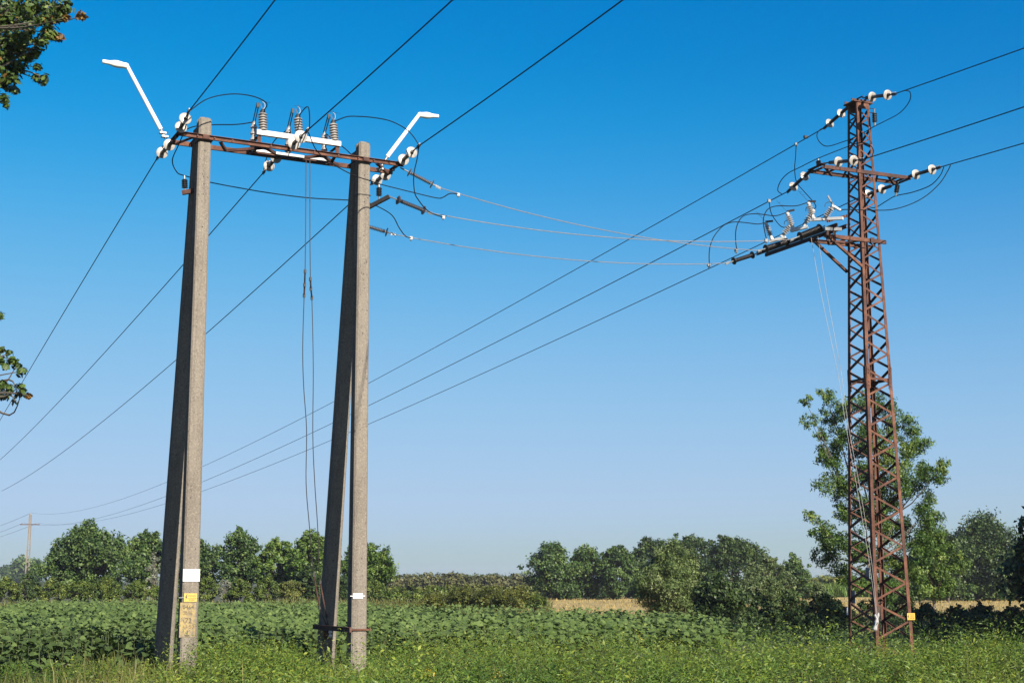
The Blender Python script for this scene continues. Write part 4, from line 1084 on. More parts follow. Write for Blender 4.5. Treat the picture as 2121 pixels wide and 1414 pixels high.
for px, top, hw_px, Yd, mat in ((10, 1192, 48, 84, 'lf_shrub'), (60, 1186, 40, 88, 'lf_dark'), (108, 1196, 45, 82, 'lf_shrub'), (165, 1198, 45, 80, 'lf_shrub'), (225, 1195, 48, 80, 'lf_shrub'),
                            (285, 1200, 40, 80, 'lf_shrub'), (345, 1196, 40, 82, 'lf_shrub'), (430, 1190, 40, 84, 'lf_shrub'), (500, 1196, 42, 80, 'lf_shrub'), (555, 1192, 40, 80, 'lf_shrub'), (600, 1200, 40, 80, 'lf_olive'),
                            (700, 1190, 46, 84, 'lf_dark'), (760, 1196, 42, 86, 'lf_shrub')):
    px_tree('field_edge_shrub', ['leafy shrub at the far left corner of the field', 'dark shrub round the foot of the far line pole', 'yellow green shrub right of the far line pole', 'yellow green shrub under the leftmost big tree',
             'yellow green shrub under the right side of the leftmost big tree', 'low shrub left of the silvery grey shrub', 'shrub directly behind the left concrete poles', 'shrub just right of the left concrete poles',
             'shrub under the tall loose tree', 'shrub below the bright green tree', 'olive shrub left of the hanging control rods', 'dark shrub behind the right concrete poles', 'shrub under the spreading tree right of the poles'][k],
            'shrub', px, top, hw_px, Yd, 1243, mat, 40 + k, 2200, 16, 0.17, 0.1, 'shrubs along the left field edge', 0.55)
    k += 1
px_tree('broadleaf_tree', 'open crowned tree at the left end of the right tree group', 'tree', 1142, 1116, 58, 128, 1228, 'lf_tree', 60, 5200, 32, 0.34, 0.22, RG, 0.65, (0.22, 0.36))
px_tree('broadleaf_tree', 'loose tree standing behind the stubble field', 'tree', 1214, 1122, 50, 130, 1226, 'lf_tree', 61, 4800, 30, 0.34, 0.22, RG, 0.65, (0.22, 0.36))
px_tree('broadleaf_tree', 'green tree left of the pale willow', 'tree', 1276, 1124, 48, 128, 1226, 'lf_tree', 62, 5000, 30, 0.34, 0.22, RG, 0.65)
px_tree('broadleaf_tree', 'dark tree rising behind the left side of the willow', 'tree', 1352, 1108, 58, 135, 1230, 'lf_dark', 63, 6000, 34, 0.34, 0.22, RG)
px_tree('broadleaf_tree', 'dark tree rising behind the top of the willow', 'tree', 1430, 1098, 54, 135, 1230, 'lf_dark', 64, 6000, 34, 0.34, 0.22, RG)
px_tree('broadleaf_tree', 'dark domed tree right of the willow', 'tree', 1515, 1100, 66, 125, 1230, 'lf_dark', 65, 8000, 40, 0.32, 0.22, RG, 0.7)
px_tree('broadleaf_tree', 'grey green tree at the right end of the middle group', 'tree', 1590, 1146, 48, 105, 1230, 'lf_willow', 66, 4500, 28, 0.26, 0.13, RG, 0.7)
px_tree('broadleaf_tree', 'small tree left of the ash tree', 'tree', 1645, 1148, 38, 118, 1228, 'lf_tree', 67, 4000, 26, 0.28, 0.18, RG, 0.7)
px_tree('broadleaf_tree', 'big dark domed oak behind the stubble at the right', 'tree', 2040, 1062, 108, 122, 1232, 'lf_dark', 68, 15000, 70, 0.32, 0.22, RG, 0.62, (0.2, 0.32))
px_tree('broadleaf_tree', 'dark tree at the right edge behind the stubble', 'tree', 2150, 1095, 80, 120, 1232, 'lf_dark', 69, 8000, 40, 0.32, 0.22, RG, 0.65)
px_tree('broadleaf_tree', 'dark tree between the light green young tree and the domed oak', 'tree', 1962, 1092, 50, 112, 1232, 'lf_dark', 76, 5000, 34, 0.3, 0.2, RG, 0.65)
px_tree('broadleaf_tree', 'low dark tree closing the gap right of the ash', 'tree', 1905, 1125, 46, 100, 1234, 'lf_tree', 77, 4000, 30, 0.28, 0.18, RG, 0.65)
px_tree('willow_shrub', 'pale green willow shrub at the end of the sunflower field', 'shrub', 1392, 1113, 92, 56, 1266, 'lf_pale', 70, 17000, 60, 0.2, 0.05, None, 0.72, (0.2, 0.32), 0.85, up=0.9, droop=-0.9)
px_tree('elder_shrub', 'dark leafy shrub right of the pale willow', 'shrub', 1490, 1188, 58, 50, 1278, 'lf_dark', 71, 5500, 34, 0.17, 0.11, None, 0.6, (0.24, 0.38))
px_tree('grey_shrub', 'grey green shrub between the willow and the ash tree', 'shrub', 1585, 1190, 52, 66, 1245, 'lf_willow', 72, 4500, 28, 0.18, 0.07, None, 0.6)
px_tree('grey_shrub', 'small grey shrub just left of the tower', 'shrub', 1692, 1206, 34, 70, 1240, 'lf_willow', 73, 2200, 18, 0.17, 0.08, None, 0.6)
px_tree('slender_tree', 'light green young tree right of the tower', 'tree', 1935, 1085, 66, 62, 1235, 'lf_ash', 74, 6500, 34, 0.17, 0.09, None, 0.7, (0.2, 0.32))
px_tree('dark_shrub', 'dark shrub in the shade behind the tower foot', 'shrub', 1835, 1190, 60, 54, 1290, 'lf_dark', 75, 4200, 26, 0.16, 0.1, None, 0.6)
k = 0
for px, top, hw_px, Yd, mat in ((905, 1228, 42, 64, 'lf_olive'), (960, 1214, 46, 62, 'lf_olive'), (1015, 1212, 46, 61, 'lf_olive'), (1064, 1215, 42, 60, 'lf_olive'), (1108, 1232, 26, 60, 'lf_shrub')):
    px_tree('olive_shrub', ['low olive shrub at the left end of the central shrub row', 'olive shrub second from the left in the central row', 'olive shrub in the middle of the central row', 'taller olive shrub right of the middle of the central row', 'green shrub touching the stubble field'][k],
            'shrub', px, top, hw_px, Yd, 1252, mat, 90 + k, 3200, 20, 0.15, 0.05, 'central row of shrubs behind the sunflowers', 0.55, (0.24, 0.4), up=0.8, droop=-0.6)
    k += 1
k = 0
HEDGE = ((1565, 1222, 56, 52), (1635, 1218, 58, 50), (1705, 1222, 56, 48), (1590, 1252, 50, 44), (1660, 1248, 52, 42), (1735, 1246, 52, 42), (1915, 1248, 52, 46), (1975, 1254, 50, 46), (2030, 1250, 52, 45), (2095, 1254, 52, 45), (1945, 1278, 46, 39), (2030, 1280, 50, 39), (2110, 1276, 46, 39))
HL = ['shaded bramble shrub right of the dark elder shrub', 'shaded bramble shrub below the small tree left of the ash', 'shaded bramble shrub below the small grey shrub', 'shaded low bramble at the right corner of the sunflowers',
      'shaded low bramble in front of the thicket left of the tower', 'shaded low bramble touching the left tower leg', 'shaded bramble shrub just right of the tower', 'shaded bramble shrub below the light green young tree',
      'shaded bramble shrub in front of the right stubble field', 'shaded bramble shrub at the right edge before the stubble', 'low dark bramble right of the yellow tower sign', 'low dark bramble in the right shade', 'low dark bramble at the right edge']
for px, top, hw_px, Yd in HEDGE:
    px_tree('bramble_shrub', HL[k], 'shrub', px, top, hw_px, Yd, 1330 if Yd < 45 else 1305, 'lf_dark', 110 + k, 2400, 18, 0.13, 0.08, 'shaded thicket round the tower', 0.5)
    k += 1

# ash tree behind the tower, clump by clump
ASH = [(1668, 830, 12), (1680, 872, 17), (1700, 905, 18), (1712, 822, 20), (1728, 862, 25), (1758, 845, 28), (1800, 832, 28), (1842, 845, 26), (1862, 882, 32), (1892, 908, 32), (1742, 920, 36), (1790, 905, 40),
       (1842, 940, 40), (1888, 962, 36), (1924, 985, 30), (1953, 965, 17), (1703, 945, 26), (1730, 992, 36), (1782, 985, 42), (1832, 1008, 42), (1882, 1030, 40), (1925, 1050, 32), (1748, 1050, 32), (1795, 1068, 40),
       (1842, 1082, 40), (1892, 1092, 36), (1682, 1068, 15), (1700, 1095, 23), (1726, 1112, 32), (1714, 1150, 27), (1762, 1130, 34), (1742, 1180, 24), (1802, 1150, 36), (1852, 1160, 32), (1902, 1130, 30), (1930, 1095, 24), (1780, 1205, 28), (1835, 1215, 28), (1880, 1185, 24)]
r = np.random.default_rng(5); C, R = [], []
for x, y, q in ASH:
    Yd = 50 + r.normal() * 1.0
    C.append(P(x, y, Yd)); R.append(q * 1.12 / FPX * 50)
make_tree('ash_tree', 'tall feathery ash tree right behind the lattice tower', 'tree', (P(1822, 1300, 50)[0], 50, 0), C, R, 50000, 0.115, 0.044, 'lf_ash', 6, 0.11, limb_max=39, tufts=14, tuft=0.30, up=0.35, outw=0.5, droop=0.9)

# ------------------------------------------------------------------ near oak reaching in at the left edge
def lobed(p, d, n, ln, r):
    """oak leaf outlines, 12 corners each"""
    s = rn(rowcross(d, n)); u = np.array([-.5, -.3, -.22, -.05, .02, .2, .26, .5]); w = np.array([0, .16, .1, .28, .16, .27, .15, 0])
    uu = np.concatenate([u, u[1:-1][::-1]]); ww = np.concatenate([w, -w[1:-1][::-1]])
    curl = 0.25 * np.abs(ww)
    V = p[:, None] + ln[:, None, None] * (d[:, None] * uu[None, :, None] + s[:, None] * ww[None, :, None] * 1.05 + n[:, None] * curl[None, :, None])
    N, K = len(p), len(uu)
    return V.reshape(-1, 3), np.arange(N * K).reshape(N, K), K
def oak(name, label, base, sprays, rest_C, rest_R, seed, n_rest):
    """sprays: (end point of twig, radius, leaves, reddish share)"""
    r = np.random.default_rng(seed); base = np.asarray(base, float)
    root = empty(name, base, label, 'tree')
    C = np.array(rest_C); R = np.array(rest_R)
    m = MB(); limbs(m, base, list(C), 0.24, r, bend=0.15)
    V, F, t = crown_leaves(r, C, R, n_rest, 0.15, 0.09)
    link_mesh('crown', arr_mesh('crown', V - base, [F], t), M['lf_oak'], root)
    Ps, Ns, Ts, red = [], [], [], []
    for e, q, k, rs in sprays:
        e = np.asarray(e)
        c = C[np.argmin(np.linalg.norm(C - e, axis=1))]
        m.tube(spline([c, (c + e) / 2 + r.normal(size=3) * 0.12 + (0, 0, -0.05), e], 4), 0.02, 4, 0.005)
        for j in range(max(2, k // 14)):
            v = rdir(r, 1)[0] * q * 0.9; m.tube([e - (e - c) * 0.08, e + v * 0.6, e + v], 0.006, 3, 0.003)
        isred = rs >= 1
        tw = nrm(e - c); p = e + np.clip(r.normal(size=(k, 3)), -1.8, 1.8) * q * 0.46 + tw[None] * (r.uniform(-1.1, 0.7, k) * q)[:, None] + rdir(r, 1) * q * 0.15
        Ps.append(p); Ns.append(rn((p - e) * 1.5 / q + np.array([0, 0, 0.8]) + r.normal(size=(k, 3)) * 0.5)); red.append(np.full(k, isred) | (r.random(k) < (rs % 1)))
    m.build('trunk', 'bark', root, True)
    p, n, red = np.concatenate(Ps), np.concatenate(Ns), np.concatenate(red)
    d = rdir(r, len(p)); d[:, 2] -= 0.4; d = rn(d - n * (d * n).sum(1, keepdims=True))
    for sel, nm, mat in ((~red, 'leafy_sprays', 'lf_oak'), (red, 'reddish_sprays', 'lf_rust')):
        V, F, K = lobed(p[sel], d[sel], n[sel], 0.09 * (0.7 + 0.6 * r.random(sel.sum())), r)
        t = np.clip(r.normal(0.5, 0.25, sel.sum()), 0, 1)
        o = link_mesh(nm, arr_mesh(nm, V - base, [F], np.repeat(t, K)), M[mat], root)
OY = 19.0
r = np.random.default_rng(3)
sp = []
for x, y, q, k, rs in [(25, 20, 34, 150, .05), (70, 15, 30, 120, .05), (105, 20, 24, 90, .1), (135, 15, 18, 60, .05), (128, 35, 10, 24, .1), (108, 42, 13, 34, 1), (138, 38, 6, 10, 1), (172, 34, 9, 22, 1), (90, 42, 14, 40, .1), (60, 45, 22, 80, .1),
                    (20, 50, 30, 130, .15), (100, 68, 16, 60, .1), (122, 78, 9, 22, 1), (88, 85, 15, 50, .25), (50, 75, 20, 80, .1), (15, 90, 24, 100, .15), (40, 105, 20, 80, .1), (72, 112, 14, 46, .35), (60, 120, 10, 20, .2),
                    (12, 125, 22, 90, .1), (40, 140, 18, 70, .1), (78, 140, 8, 14, .1), (82, 165, 14, 36, .1), (92, 162, 7, 8, .1), (25, 160, 18, 60, .1), (10, 175, 16, 60, .1), (30, 188, 9, 20, .2), (8, 205, 10, 26, .1), (12, 218, 6, 10, 0),
                    (-20, 60, 40, 160, .1), (-25, 140, 36, 130, .1), (-10, 10, 40, 150, .05),
                    (2, 652, 6, 12, .3), (4, 724, 5, 10, .3), (20, 730, 6, 12, .1), (26, 745, 7, 16, .3), (12, 757, 6, 10, .1), (35, 757, 6, 12, .1), (46, 768, 8, 18, .1), (2, 748, 7, 14, .1), (5, 795, 9, 20, .15), (18, 805, 8, 16, .1),
                    (40, 800, 7, 12, .05), (47, 808, 5, 8, .2), (60, 819, 5, 10, 1), (38, 818, 6, 10, .1), (10, 822, 8, 16, .1), (33, 832, 4, 5, .1), (-15, 740, 22, 60, .1), (-15, 810, 22, 60, .1), (-20, 655, 18, 50, .2)]:
    sp.append((P(x, y, OY + r.normal() * 0.35), q * 1.0 / FPX * OY, int(k * 1.9), rs if rs >= 1 else rs * 0.35))
rc, rr = [], []
for k in range(46):
    a = r.random() * 6.28; z = 3.6 + 8.5 * (k + .5) / 46; rho = (3.3 * math.sin(math.pi * min(1, (z - 2.8) / 10.5)) ** 0.6) * math.sqrt(r.random())
    x = -11.6 + rho * math.cos(a); y = OY + 0.5 + rho * math.sin(a); q = r.uniform(0.6, 1.0)
    if x + q * 1.15 > -0.36 * y - 0.45: x = -0.36 * y - 0.45 - q * 1.15
    rc.append((x, y, z)); rr.append(q)
rc += [P(-60, 60, OY), P(-60, 140, OY), P(-55, 745, OY), P(-55, 815, OY)]; rr += [0.35, 0.35, 0.2, 0.2]
oak('oak_tree', 'near oak reaching in at the left edge with some reddish shoots', (-11.6, OY + 0.6, 0), sp, rc, rr, 8, 9000)

# ------------------------------------------------------------------ shade trees beyond the right edge
k = 0
for (x, y, h, hw_, lb, n) in ((17.3, 32.0, 13.0, 4.8, 'dark tree whose shaded twigs hang in at the right edge', 14000), (20.5, 38.0, 9.0, 4.2, 'shade tree farther back beyond the right edge', 11000), (24.5, 29.0, 10.0, 4.2, 'shade tree nearest the viewer beyond the right edge', 9000), (18.6, 24.8, 9.5, 3.9, 'shade tree beside the weeds just beyond the right edge', 8000), (15.6, 41.5, 4.2, 1.7, 'small tree at the right edge in the shade', 4500)):
    r = np.random.default_rng(200 + k)
    C, R = envelope(r, x, y, 0.9, h, hw_, 44, 1.0, 0.8)
    make_tree('shade_tree', lb, 'tree', (x, y, 0), C, R, n, 0.2, 0.13, 'lf_dark', 210 + k, 0.2, 'trees beyond the right edge')
    k += 1

# ================================================================== sunflower crop
def sun_leaves(r, X, Yv, H, nl, simple, size=1.0):
    """big heart-shaped leaves spiralling up each stem"""
    N = len(X)
    t = (np.arange(nl)[None] + 0.5 + r.normal(0, 0.15, (N, nl))) / nl
    az = r.random(N)[:, None] * 6.28 + np.arange(nl)[None] * 2.4 + r.normal(0, 0.3, (N, nl))
    z = H[:, None] * (0.22 + 0.76 * t)
    ln = size * (0.172 - 0.085 * np.maximum(0, t - 0.62) / 0.38) * (0.8 + 0.4 * r.random((N, nl)))
    pet = (0.10 - 0.055 * t) * size
    pitch = np.where(t > 0.85, 0.5, 0.12) - 0.55 * (1 - t) + r.normal(0, 0.28, (N, nl))
    d = np.stack([np.cos(az) * np.cos(pitch), np.sin(az) * np.cos(pitch), np.sin(pitch)], -1).reshape(-1, 3)
    base = np.stack([X[:, None] + np.cos(az) * pet, Yv[:, None] + np.sin(az) * pet, z + pet * 0.3], -1).reshape(-1, 3)
    up = np.tile(np.array([0, 0, 1.0]), (len(d), 1)) + np.array([0.2, -0.36, 0]) + r.normal(0, 0.34, (len(d), 3))
    s = rn(rowcross(d, up)); n = rn(rowcross(s, d)); ln = ln.reshape(-1, 1)
    def pt(u, v, w): return base + ln * (d * u + s * v + n * w)
    if simple:
        V = np.stack([pt(0, 0, 0), pt(.36, .44, .05), pt(1, 0, -.16), pt(.36, -.44, .05), ], 1)
        K = 4; m = len(base); F = [np.arange(m * 4).reshape(m, 4)]
    else:
        V = np.stack([pt(0, 0, 0), pt(.4, 0, .0), pt(1, 0, -.2), pt(-.04, .27, .04), pt(.34, .46, .06), pt(.74, .25, -.06), pt(-.04, -.27, .04), pt(.34, -.46, .06), pt(.74, -.25, -.06)], 1)
        K = 9; m = len(base); o = np.arange(m)[:, None] * 9
        F = [np.concatenate([o + np.array(q)[None] for q in ((0, 1, 4, 3), (1, 2, 5, 4), (0, 6, 7, 1), (1, 7, 8, 2))])]
    tint = np.clip(0.45 + 0.3 * (t - 0.5) + r.normal(0, 0.16, (N, nl)) + r.normal(0, 0.1, (N, 1)), 0, 1).reshape(-1)
    return V.reshape(-1, 3), F, np.repeat(tint, K)
def stems(X, Yv, H, rad, r, lean=0.04):
    N = len(X); a = np.arange(3) * 2.094
    lo = np.stack([X[:, None] + rad * np.cos(a), Yv[:, None] + rad * np.sin(a), np.zeros((N, 3)) - 0.02], -1)
    lx, ly = r.normal(0, lean, (2, N))
    hi = np.stack([X[:, None] + lx[:, None] + rad * 0.6 * np.cos(a), Yv[:, None] + ly[:, None] + rad * 0.6 * np.sin(a), np.repeat(H[:, None], 3, 1)], -1)
    V = np.concatenate([lo, hi], 1).reshape(-1, 3); o = np.arange(N)[:, None] * 6
    F = np.concatenate([o + np.array(q)[None] for q in ((0, 1, 4, 3), (1, 2, 5, 4), (2, 0, 3, 5))])
    return V, F
r = np.random.default_rng(21)
gx, gy = np.meshgrid(np.arange(-30, FX1, 0.265), np.arange(24.0, FY1, 0.40))
gx = (gx + r.normal(0, 0.09, gx.shape)).ravel(); gy = (gy + r.normal(0, 0.12, gy.shape)).ravel()
keep = (np.abs(gx) < 0.385 * gy + 0.8) & (gy > near_edge(gx) + r.normal(0, 0.5, gx.shape)) & (gx < FX1 - 0.2 + r.normal(0, 0.15, gx.shape)) & (gy < far_edge(gx) + r.normal(0, 0.3, gx.shape))
gap = 0.6 * vnoise(gx, gy * 0.6, 1.3, 4) + 0.4 * vnoise(gx, gy * 0.5, 3.5, 14)
keep &= ~((gap > 0.60) & (r.random(gx.shape) < 0.9)) & (r.random(gx.shape) > 0.04)
gx, gy = gx[keep], gy[keep]
hgt = (0.56 - 0.12 * np.exp(-((gy - 25) / 5) ** 2) + 0.16 * vnoise(gx, gy, 3.5, 9) + 0.20 * vnoise(gx, gy, 1.1, 10) + r.normal(0, 0.05, len(gx)))
order = np.argsort(gy + 0.0 * gx); gx, gy, hgt = gx[order], gy[order], hgt[order]
inview = np.where(np.abs(gx) < 0.358 * gy)[0][:300]
single = np.zeros(len(gx), bool); single[inview] = True
variants = []
for k in range(7):
    rv_ = np.random.default_rng(300 + k)
    V, F, t = sun_leaves(rv_, np.zeros(1), np.zeros(1), np.full(1, 0.78), 13, False)
    fm = arr_mesh('foliage', V, F, t); fm.materials.append(M['lf_sun'])
    sv, sf = stems(np.zeros(1), np.zeros(1), np.full(1, 0.78), 0.013, rv_, 0.01)
    sm = arr_mesh('sunflower_plant', sv, [sf]); sm.materials.append(M['lf_stem'])
    variants.append((sm, fm))
for i in inview:
    sm, fm = variants[int(r.integers(0, 7))]
    o = bpy.data.objects.new('sunflower_plant', sm)
    o.location = (gx[i], gy[i], 0.0); o.rotation_euler = (0, 0, r.random() * 6.28); s_ = hgt[i] / 0.78
    o.scale = (s_ * 1.05, s_ * 1.05, s_); COL.objects.link(o)
    tag(o, 'young sunflower plant with broad leaves in the front rows of the crop', 'plant', 'sunflower plants in the front rows')
    c_ = bpy.data.objects.new('foliage', fm); c_.parent = o; COL.objects.link(c_)
rest = ~single
nearm = rest & (gy < 44); farm = rest & (gy >= 44)
parts = []
for sel, nl, simple, sz in ((nearm, 12, False, 1.0), (farm, 9, True, 1.12)):
    V, F, t = sun_leaves(r, gx[sel], gy[sel], hgt[sel], nl, simple, sz); parts.append((V, F[0], t))
off = 0; VV, FF, TT = [], [], []
for V, F, t in parts:
    VV.append(V); FF.append(F + off); TT.append(t); off += len(V)
o = link_mesh('sunflower_crop', arr_mesh('sunflower_crop', np.concatenate(VV), FF, np.concatenate(TT)), M['lf_sun'])
tag(o, 'dense green sunflower crop filling the field behind the weeds', 'crop', kind='stuff')

# ================================================================== weeds and grass in front
def weed_xy(r, dens, ylo=9.5, yhi=37):
    n = int(dens * 30 * (yhi - ylo)); x = r.uniform(-15, 15, n); y = r.uniform(ylo, yhi, n)
    edge = np.minimum(near_edge(x) + 0.8, 30.0 - 0.10 * np.maximum(x - 3, 0))
    k = (np.abs(x) < 0.375 * y + 0.6) & (y < edge + r.normal(0, 0.5, n)); return x[k], y[k]
def tall(x, y):
    """how high the weeds grow here"""
    u = x / y
    h = 0.20 + 0.33 * vnoise(x, y, 2.2, 31) + 0.27 * vnoise(x, y, 0.8, 32) + 0.06 / (1 + np.exp(-(x - 3)))
    h += 0.42 * np.exp(-((x + 4.2) / 0.9) ** 2 - ((y - 21.5) / 2.6) ** 2)
    h += 0.36 * np.exp(-((x - 8.8) / 1.5) ** 2 - ((y - 23.0) / 2.5) ** 2)
    h -= 0.12 * np.exp(-((x - 7.8) / 2.2) ** 2 - ((y - 30) / 3) ** 2)
    low = 1 / (1 + np.exp((u + 0.217) / 0.008))            # grassy strip at the far left, up to the left poles
    h = h * (1 - 0.52 * low)
    h *= 1 - 0.55 * np.exp(-((x + 2.9) / 0.7) ** 2 - ((y - 25.3) / 2.2) ** 2)
    return np.clip(h, 0.1, 1.1)
def leafy(r, x, y, H, nl, ln, asp, spread=0.10, up=0.5, lean=None, tb=None):
    """upright weeds: narrow leaves spiralling round short side shoots"""
    N = len(x); t = (np.arange(nl)[None] + r.random((N, nl))) / nl
    az = r.random(N)[:, None] * 6.28 + np.arange(nl)[None] * 2.4 + r.normal(0, 0.4, (N, nl))
    lx, ly = r.normal(0, 0.10, (2, N))
    if lean is not None: lx, ly = lx * 0.6 + lean[0], ly * 0.6 + lean[1]
    rad = spread * (1.05 - t) * H[:, None] * 1.6 * r.random((N, nl)) ** 0.5
    z = H[:, None] * (0.08 + 0.92 * t)
    px_ = x[:, None] + lx[:, None] * t * H[:, None] * 2 + np.cos(az) * rad; py_ = y[:, None] + ly[:, None] * t * H[:, None] * 2 + np.sin(az) * rad
    el = up + r.normal(0, 0.4, (N, nl))
    d = np.stack([np.cos(az) * np.cos(el), np.sin(az) * np.cos(el), np.sin(el)], -1).reshape(-1, 3)
    p = np.stack([px_, py_, z], -1).reshape(-1, 3)
    n_ = rn(np.array([0.14, -0.28, 0.9]) + r.normal(0, 0.5, (len(d), 3))); n_ = rn(n_ - d * (n_ * d).sum(1, keepdims=True))
    l = (ln * (1.15 - 0.55 * t) * (0.7 + 0.6 * r.random((N, nl)))).reshape(-1)
    V, F = diamonds(p + d * (l / 2)[:, None], d, n_, l, l * asp, 0.2)
    patch = (vnoise(x, y, 1.6, 33)[:, None] - 0.5) * 0.5 if tb is None else tb[:, None]
    tint = np.clip(0.42 + patch + 0.25 * (t - 0.5) + r.normal(0, 0.2, (N, nl)), 0, 1).reshape(-1)
    return V, F, np.repeat(tint, 4)
def blades(r, x, y, H, w=0.008):
    N = len(x); az = r.random(N) * 6.28; lean = 0.2 + 0.7 * r.random(N)
    dx, dy = np.cos(az) * lean * H, np.sin(az) * lean * H; sx, sy = -np.sin(az) * w, np.cos(az) * w
    b = np.stack([x, y, np.zeros(N)], 1); s = np.stack([sx, sy, np.zeros(N)], 1)
    m = b + np.stack([dx * 0.35, dy * 0.35, H * 0.6], 1); e = b + np.stack([dx, dy, H * (1 - 0.15 * lean)], 1)
    V = np.stack([b - s, b + s, m + s * 0.8, m - s * 0.8, e + s * 0.1, e - s * 0.1], 1).reshape(-1, 3); o = np.arange(N)[:, None] * 6
    return V, np.concatenate([o + np.array(q)[None] for q in ((0, 1, 2, 3), (3, 2, 4, 5))])
def stuff(name, label, cat, parts, mat):
    off = 0; VV, FF, TT = [], [], []
    for V, F, t in parts:
        VV.append(V); FF.append(F + off); TT.append(t); off += len(V)
    o = link_mesh(name, arr_mesh(name, np.concatenate(VV), FF, np.concatenate(TT)), M[mat])
    return tag(o, label, cat, kind='stuff')
r = np.random.default_rng(77)
# the weeds stand in mounds: each mound one kind, its shoots leaning outwards
mx, my = weed_xy(r, 2.9, 9.5, 35)
P1 = []; SX, SY, SH = [], [], []
mk = vnoise(mx, my, 1.7, 41) + r.normal(0, 0.16, len(mx)); mt = r.normal(0, 0.16, len(mx)) + 0.5 * (vnoise(mx, my, 2.6, 33) - 0.5)
mh = tall(mx, my) * 1.1 * np.exp(np.clip(r.normal(0, 0.36, len(mx)), -0.9, 0.62))
for lo, hi, per, nl, ln, asp, spread, up, mr in ((-9, 0.41, 12, 24, 0.085, 0.25, 0.17, 0.2, 0.34), (0.41, 0.53, 9, 18, 0.085, 0.42, 0.16, 0.15, 0.32), (0.53, 9, 13, 30, 0.075, 0.17, 0.16, 0.3, 0.34)):
    s = np.where((mk >= lo) & (mk < hi))[0]; i = np.repeat(s, per); n = len(i)
    a = r.random(n) * 6.28; d_ = np.sqrt(r.random(n)); R_ = mr * (0.6 + mh[i])
    x, y = mx[i] + np.cos(a) * d_ * R_, my[i] + np.sin(a) * d_ * R_
    H = mh[i] * (1.08 - 0.5 * d_ ** 2) * (0.8 + 0.35 * r.random(n))
    P1.append(leafy(r, x, y, H, nl, ln, asp, spread, up, (np.cos(a) * d_ * 0.22, np.sin(a) * d_ * 0.22), mt[i]))
    SX.append(x); SY.append(y); SH.append(H)
stuff('weeds', 'mixed leafy yellow green weeds covering the foreground', 'weeds', P1[1:], 'lf_weed')
stuff('dark_weeds', 'clumps of deep green leafy weeds among the yellow green ones', 'weeds', P1[:1], 'lf_deep')
V, F = stems(np.concatenate(SX)[::3], np.concatenate(SY)[::3], np.concatenate(SH)[::3] * 0.75, 0.003, r, 0.05)
o = link_mesh('weed_stems', arr_mesh('weed_stems', V, [F]), M['lf_stem']); tag(o, 'thin green stems of the foreground weeds', 'weeds', kind='stuff')
x, y = weed_xy(r, 95, 9.5, 35); s = vnoise(x, y, 0.9, 51) + 0.3 * np.exp(-((x + 6.3) / 1.6) ** 2) > 0.70; x, y = x[s], y[s]
H = (0.15 + 0.3 * r.random(len(x)) + 0.15 * vnoise(x, y, 2, 52)); s = r.random(len(x)) < 0.05; H[s] += 0.3
V, F = blades(r, x, y, H, 0.006); t = np.clip(0.25 + 0.5 * vnoise(x, y, 1.9, 53) + r.normal(0, 0.2, len(x)), 0, 1)
stuff('grass', 'long green and straw coloured grass among the weeds', 'grass', [(V, F, np.repeat(t, 6))], 'lf_grass')
# taller single stalks standing over the rest
x, y = weed_xy(r, 2.0, 13, 31); s = (x / y > -0.20) & (vnoise(x, y, 1.5, 57) > 0.45) & (np.abs(x + 2.9) > 0.6); x, y = x[s], y[s]
H = np.clip(tall(x, y) + 0.12 + 0.3 * r.random(len(x)), 0, 1.15)
stuff('tall_stalks', 'tall leafy stalks standing above the foreground weeds', 'weeds', [leafy(r, x, y, H, 44, 0.10, 0.2, 0.10, 0.45)], 'lf_deep')
BX, BY, BH = [], [], []
for px, top, Yd, rad in ((448, 1300, 22.0, 0.45), (500, 1318, 21.0, 0.5), (565, 1326, 22.5, 0.5), (618, 1338, 22, 0.4), (1180, 1346, 21, 0.5), (1300, 1340, 22, 0.45), (1420, 1350, 20, 0.5), (1560, 1338, 24, 0.5), (1650, 1326, 26, 0.6), (1740, 1318, 27.5, 0.5),
                         (1930, 1318, 25, 0.5), (1990, 1306, 24.5, 0.5), (2062, 1292, 24, 0.6), (2105, 1310, 23, 0.45), (880, 1352, 20, 0.45), (1020, 1354, 21, 0.5), (1840, 1352, 22, 0.5), (720, 1392, 17, 0.4), (1500, 1380, 16, 0.45), (1960, 1372, 17, 0.5), (1250, 1392, 15, 0.4)):
    c = P(px, top, Yd); k = 40; a = r.random(k) * 6.28; d_ = np.sqrt(r.random(k))
    BX.append(c[0] + np.cos(a) * d_ * rad); BY.append(Yd + np.sin(a) * d_ * rad); BH.append(max(0.3, c[2]) * (1.02 - 0.4 * d_ ** 2) * (0.85 + 0.15 * r.random(k)))
BX, BY, BH = map(np.concatenate, (BX, BY, BH)); s = r.random(len(BX)) < 0.5
stuff('bushy_weeds', 'tall bushy weed clumps rising above the foreground verge', 'weeds', [leafy(r, BX[s], BY[s], BH[s], 40, 0.095, 0.26, 0.16, 0.25)], 'lf_weed')
stuff('dark_bushy_weeds', 'tall deep green weed clumps rising above the foreground verge', 'weeds', [leafy(r, BX[~s], BY[~s], BH[~s], 40, 0.095, 0.26, 0.16, 0.25)], 'lf_deep')
# a few goldenrod heads
x, y = weed_xy(r, 1.2); s = y < 0.0 + 99; x, y = x[s], y[s]; s = (np.abs(x + 0.9) < 0.5) & (y < 17) | (r.random(len(x)) < 0.02); x, y = x[s], y[s]
V, F, t = leafy(r, x, y, np.full(len(x), 0.15), 30, 0.03, 0.6, 0.3, 0.6); V[:, 2] += np.repeat(tall(x, y), 120) * 0.9
stuff('yellow_flowers', 'small yellow flower heads among the weeds', 'flowers', [(V, F, t)], 'lf_flower')

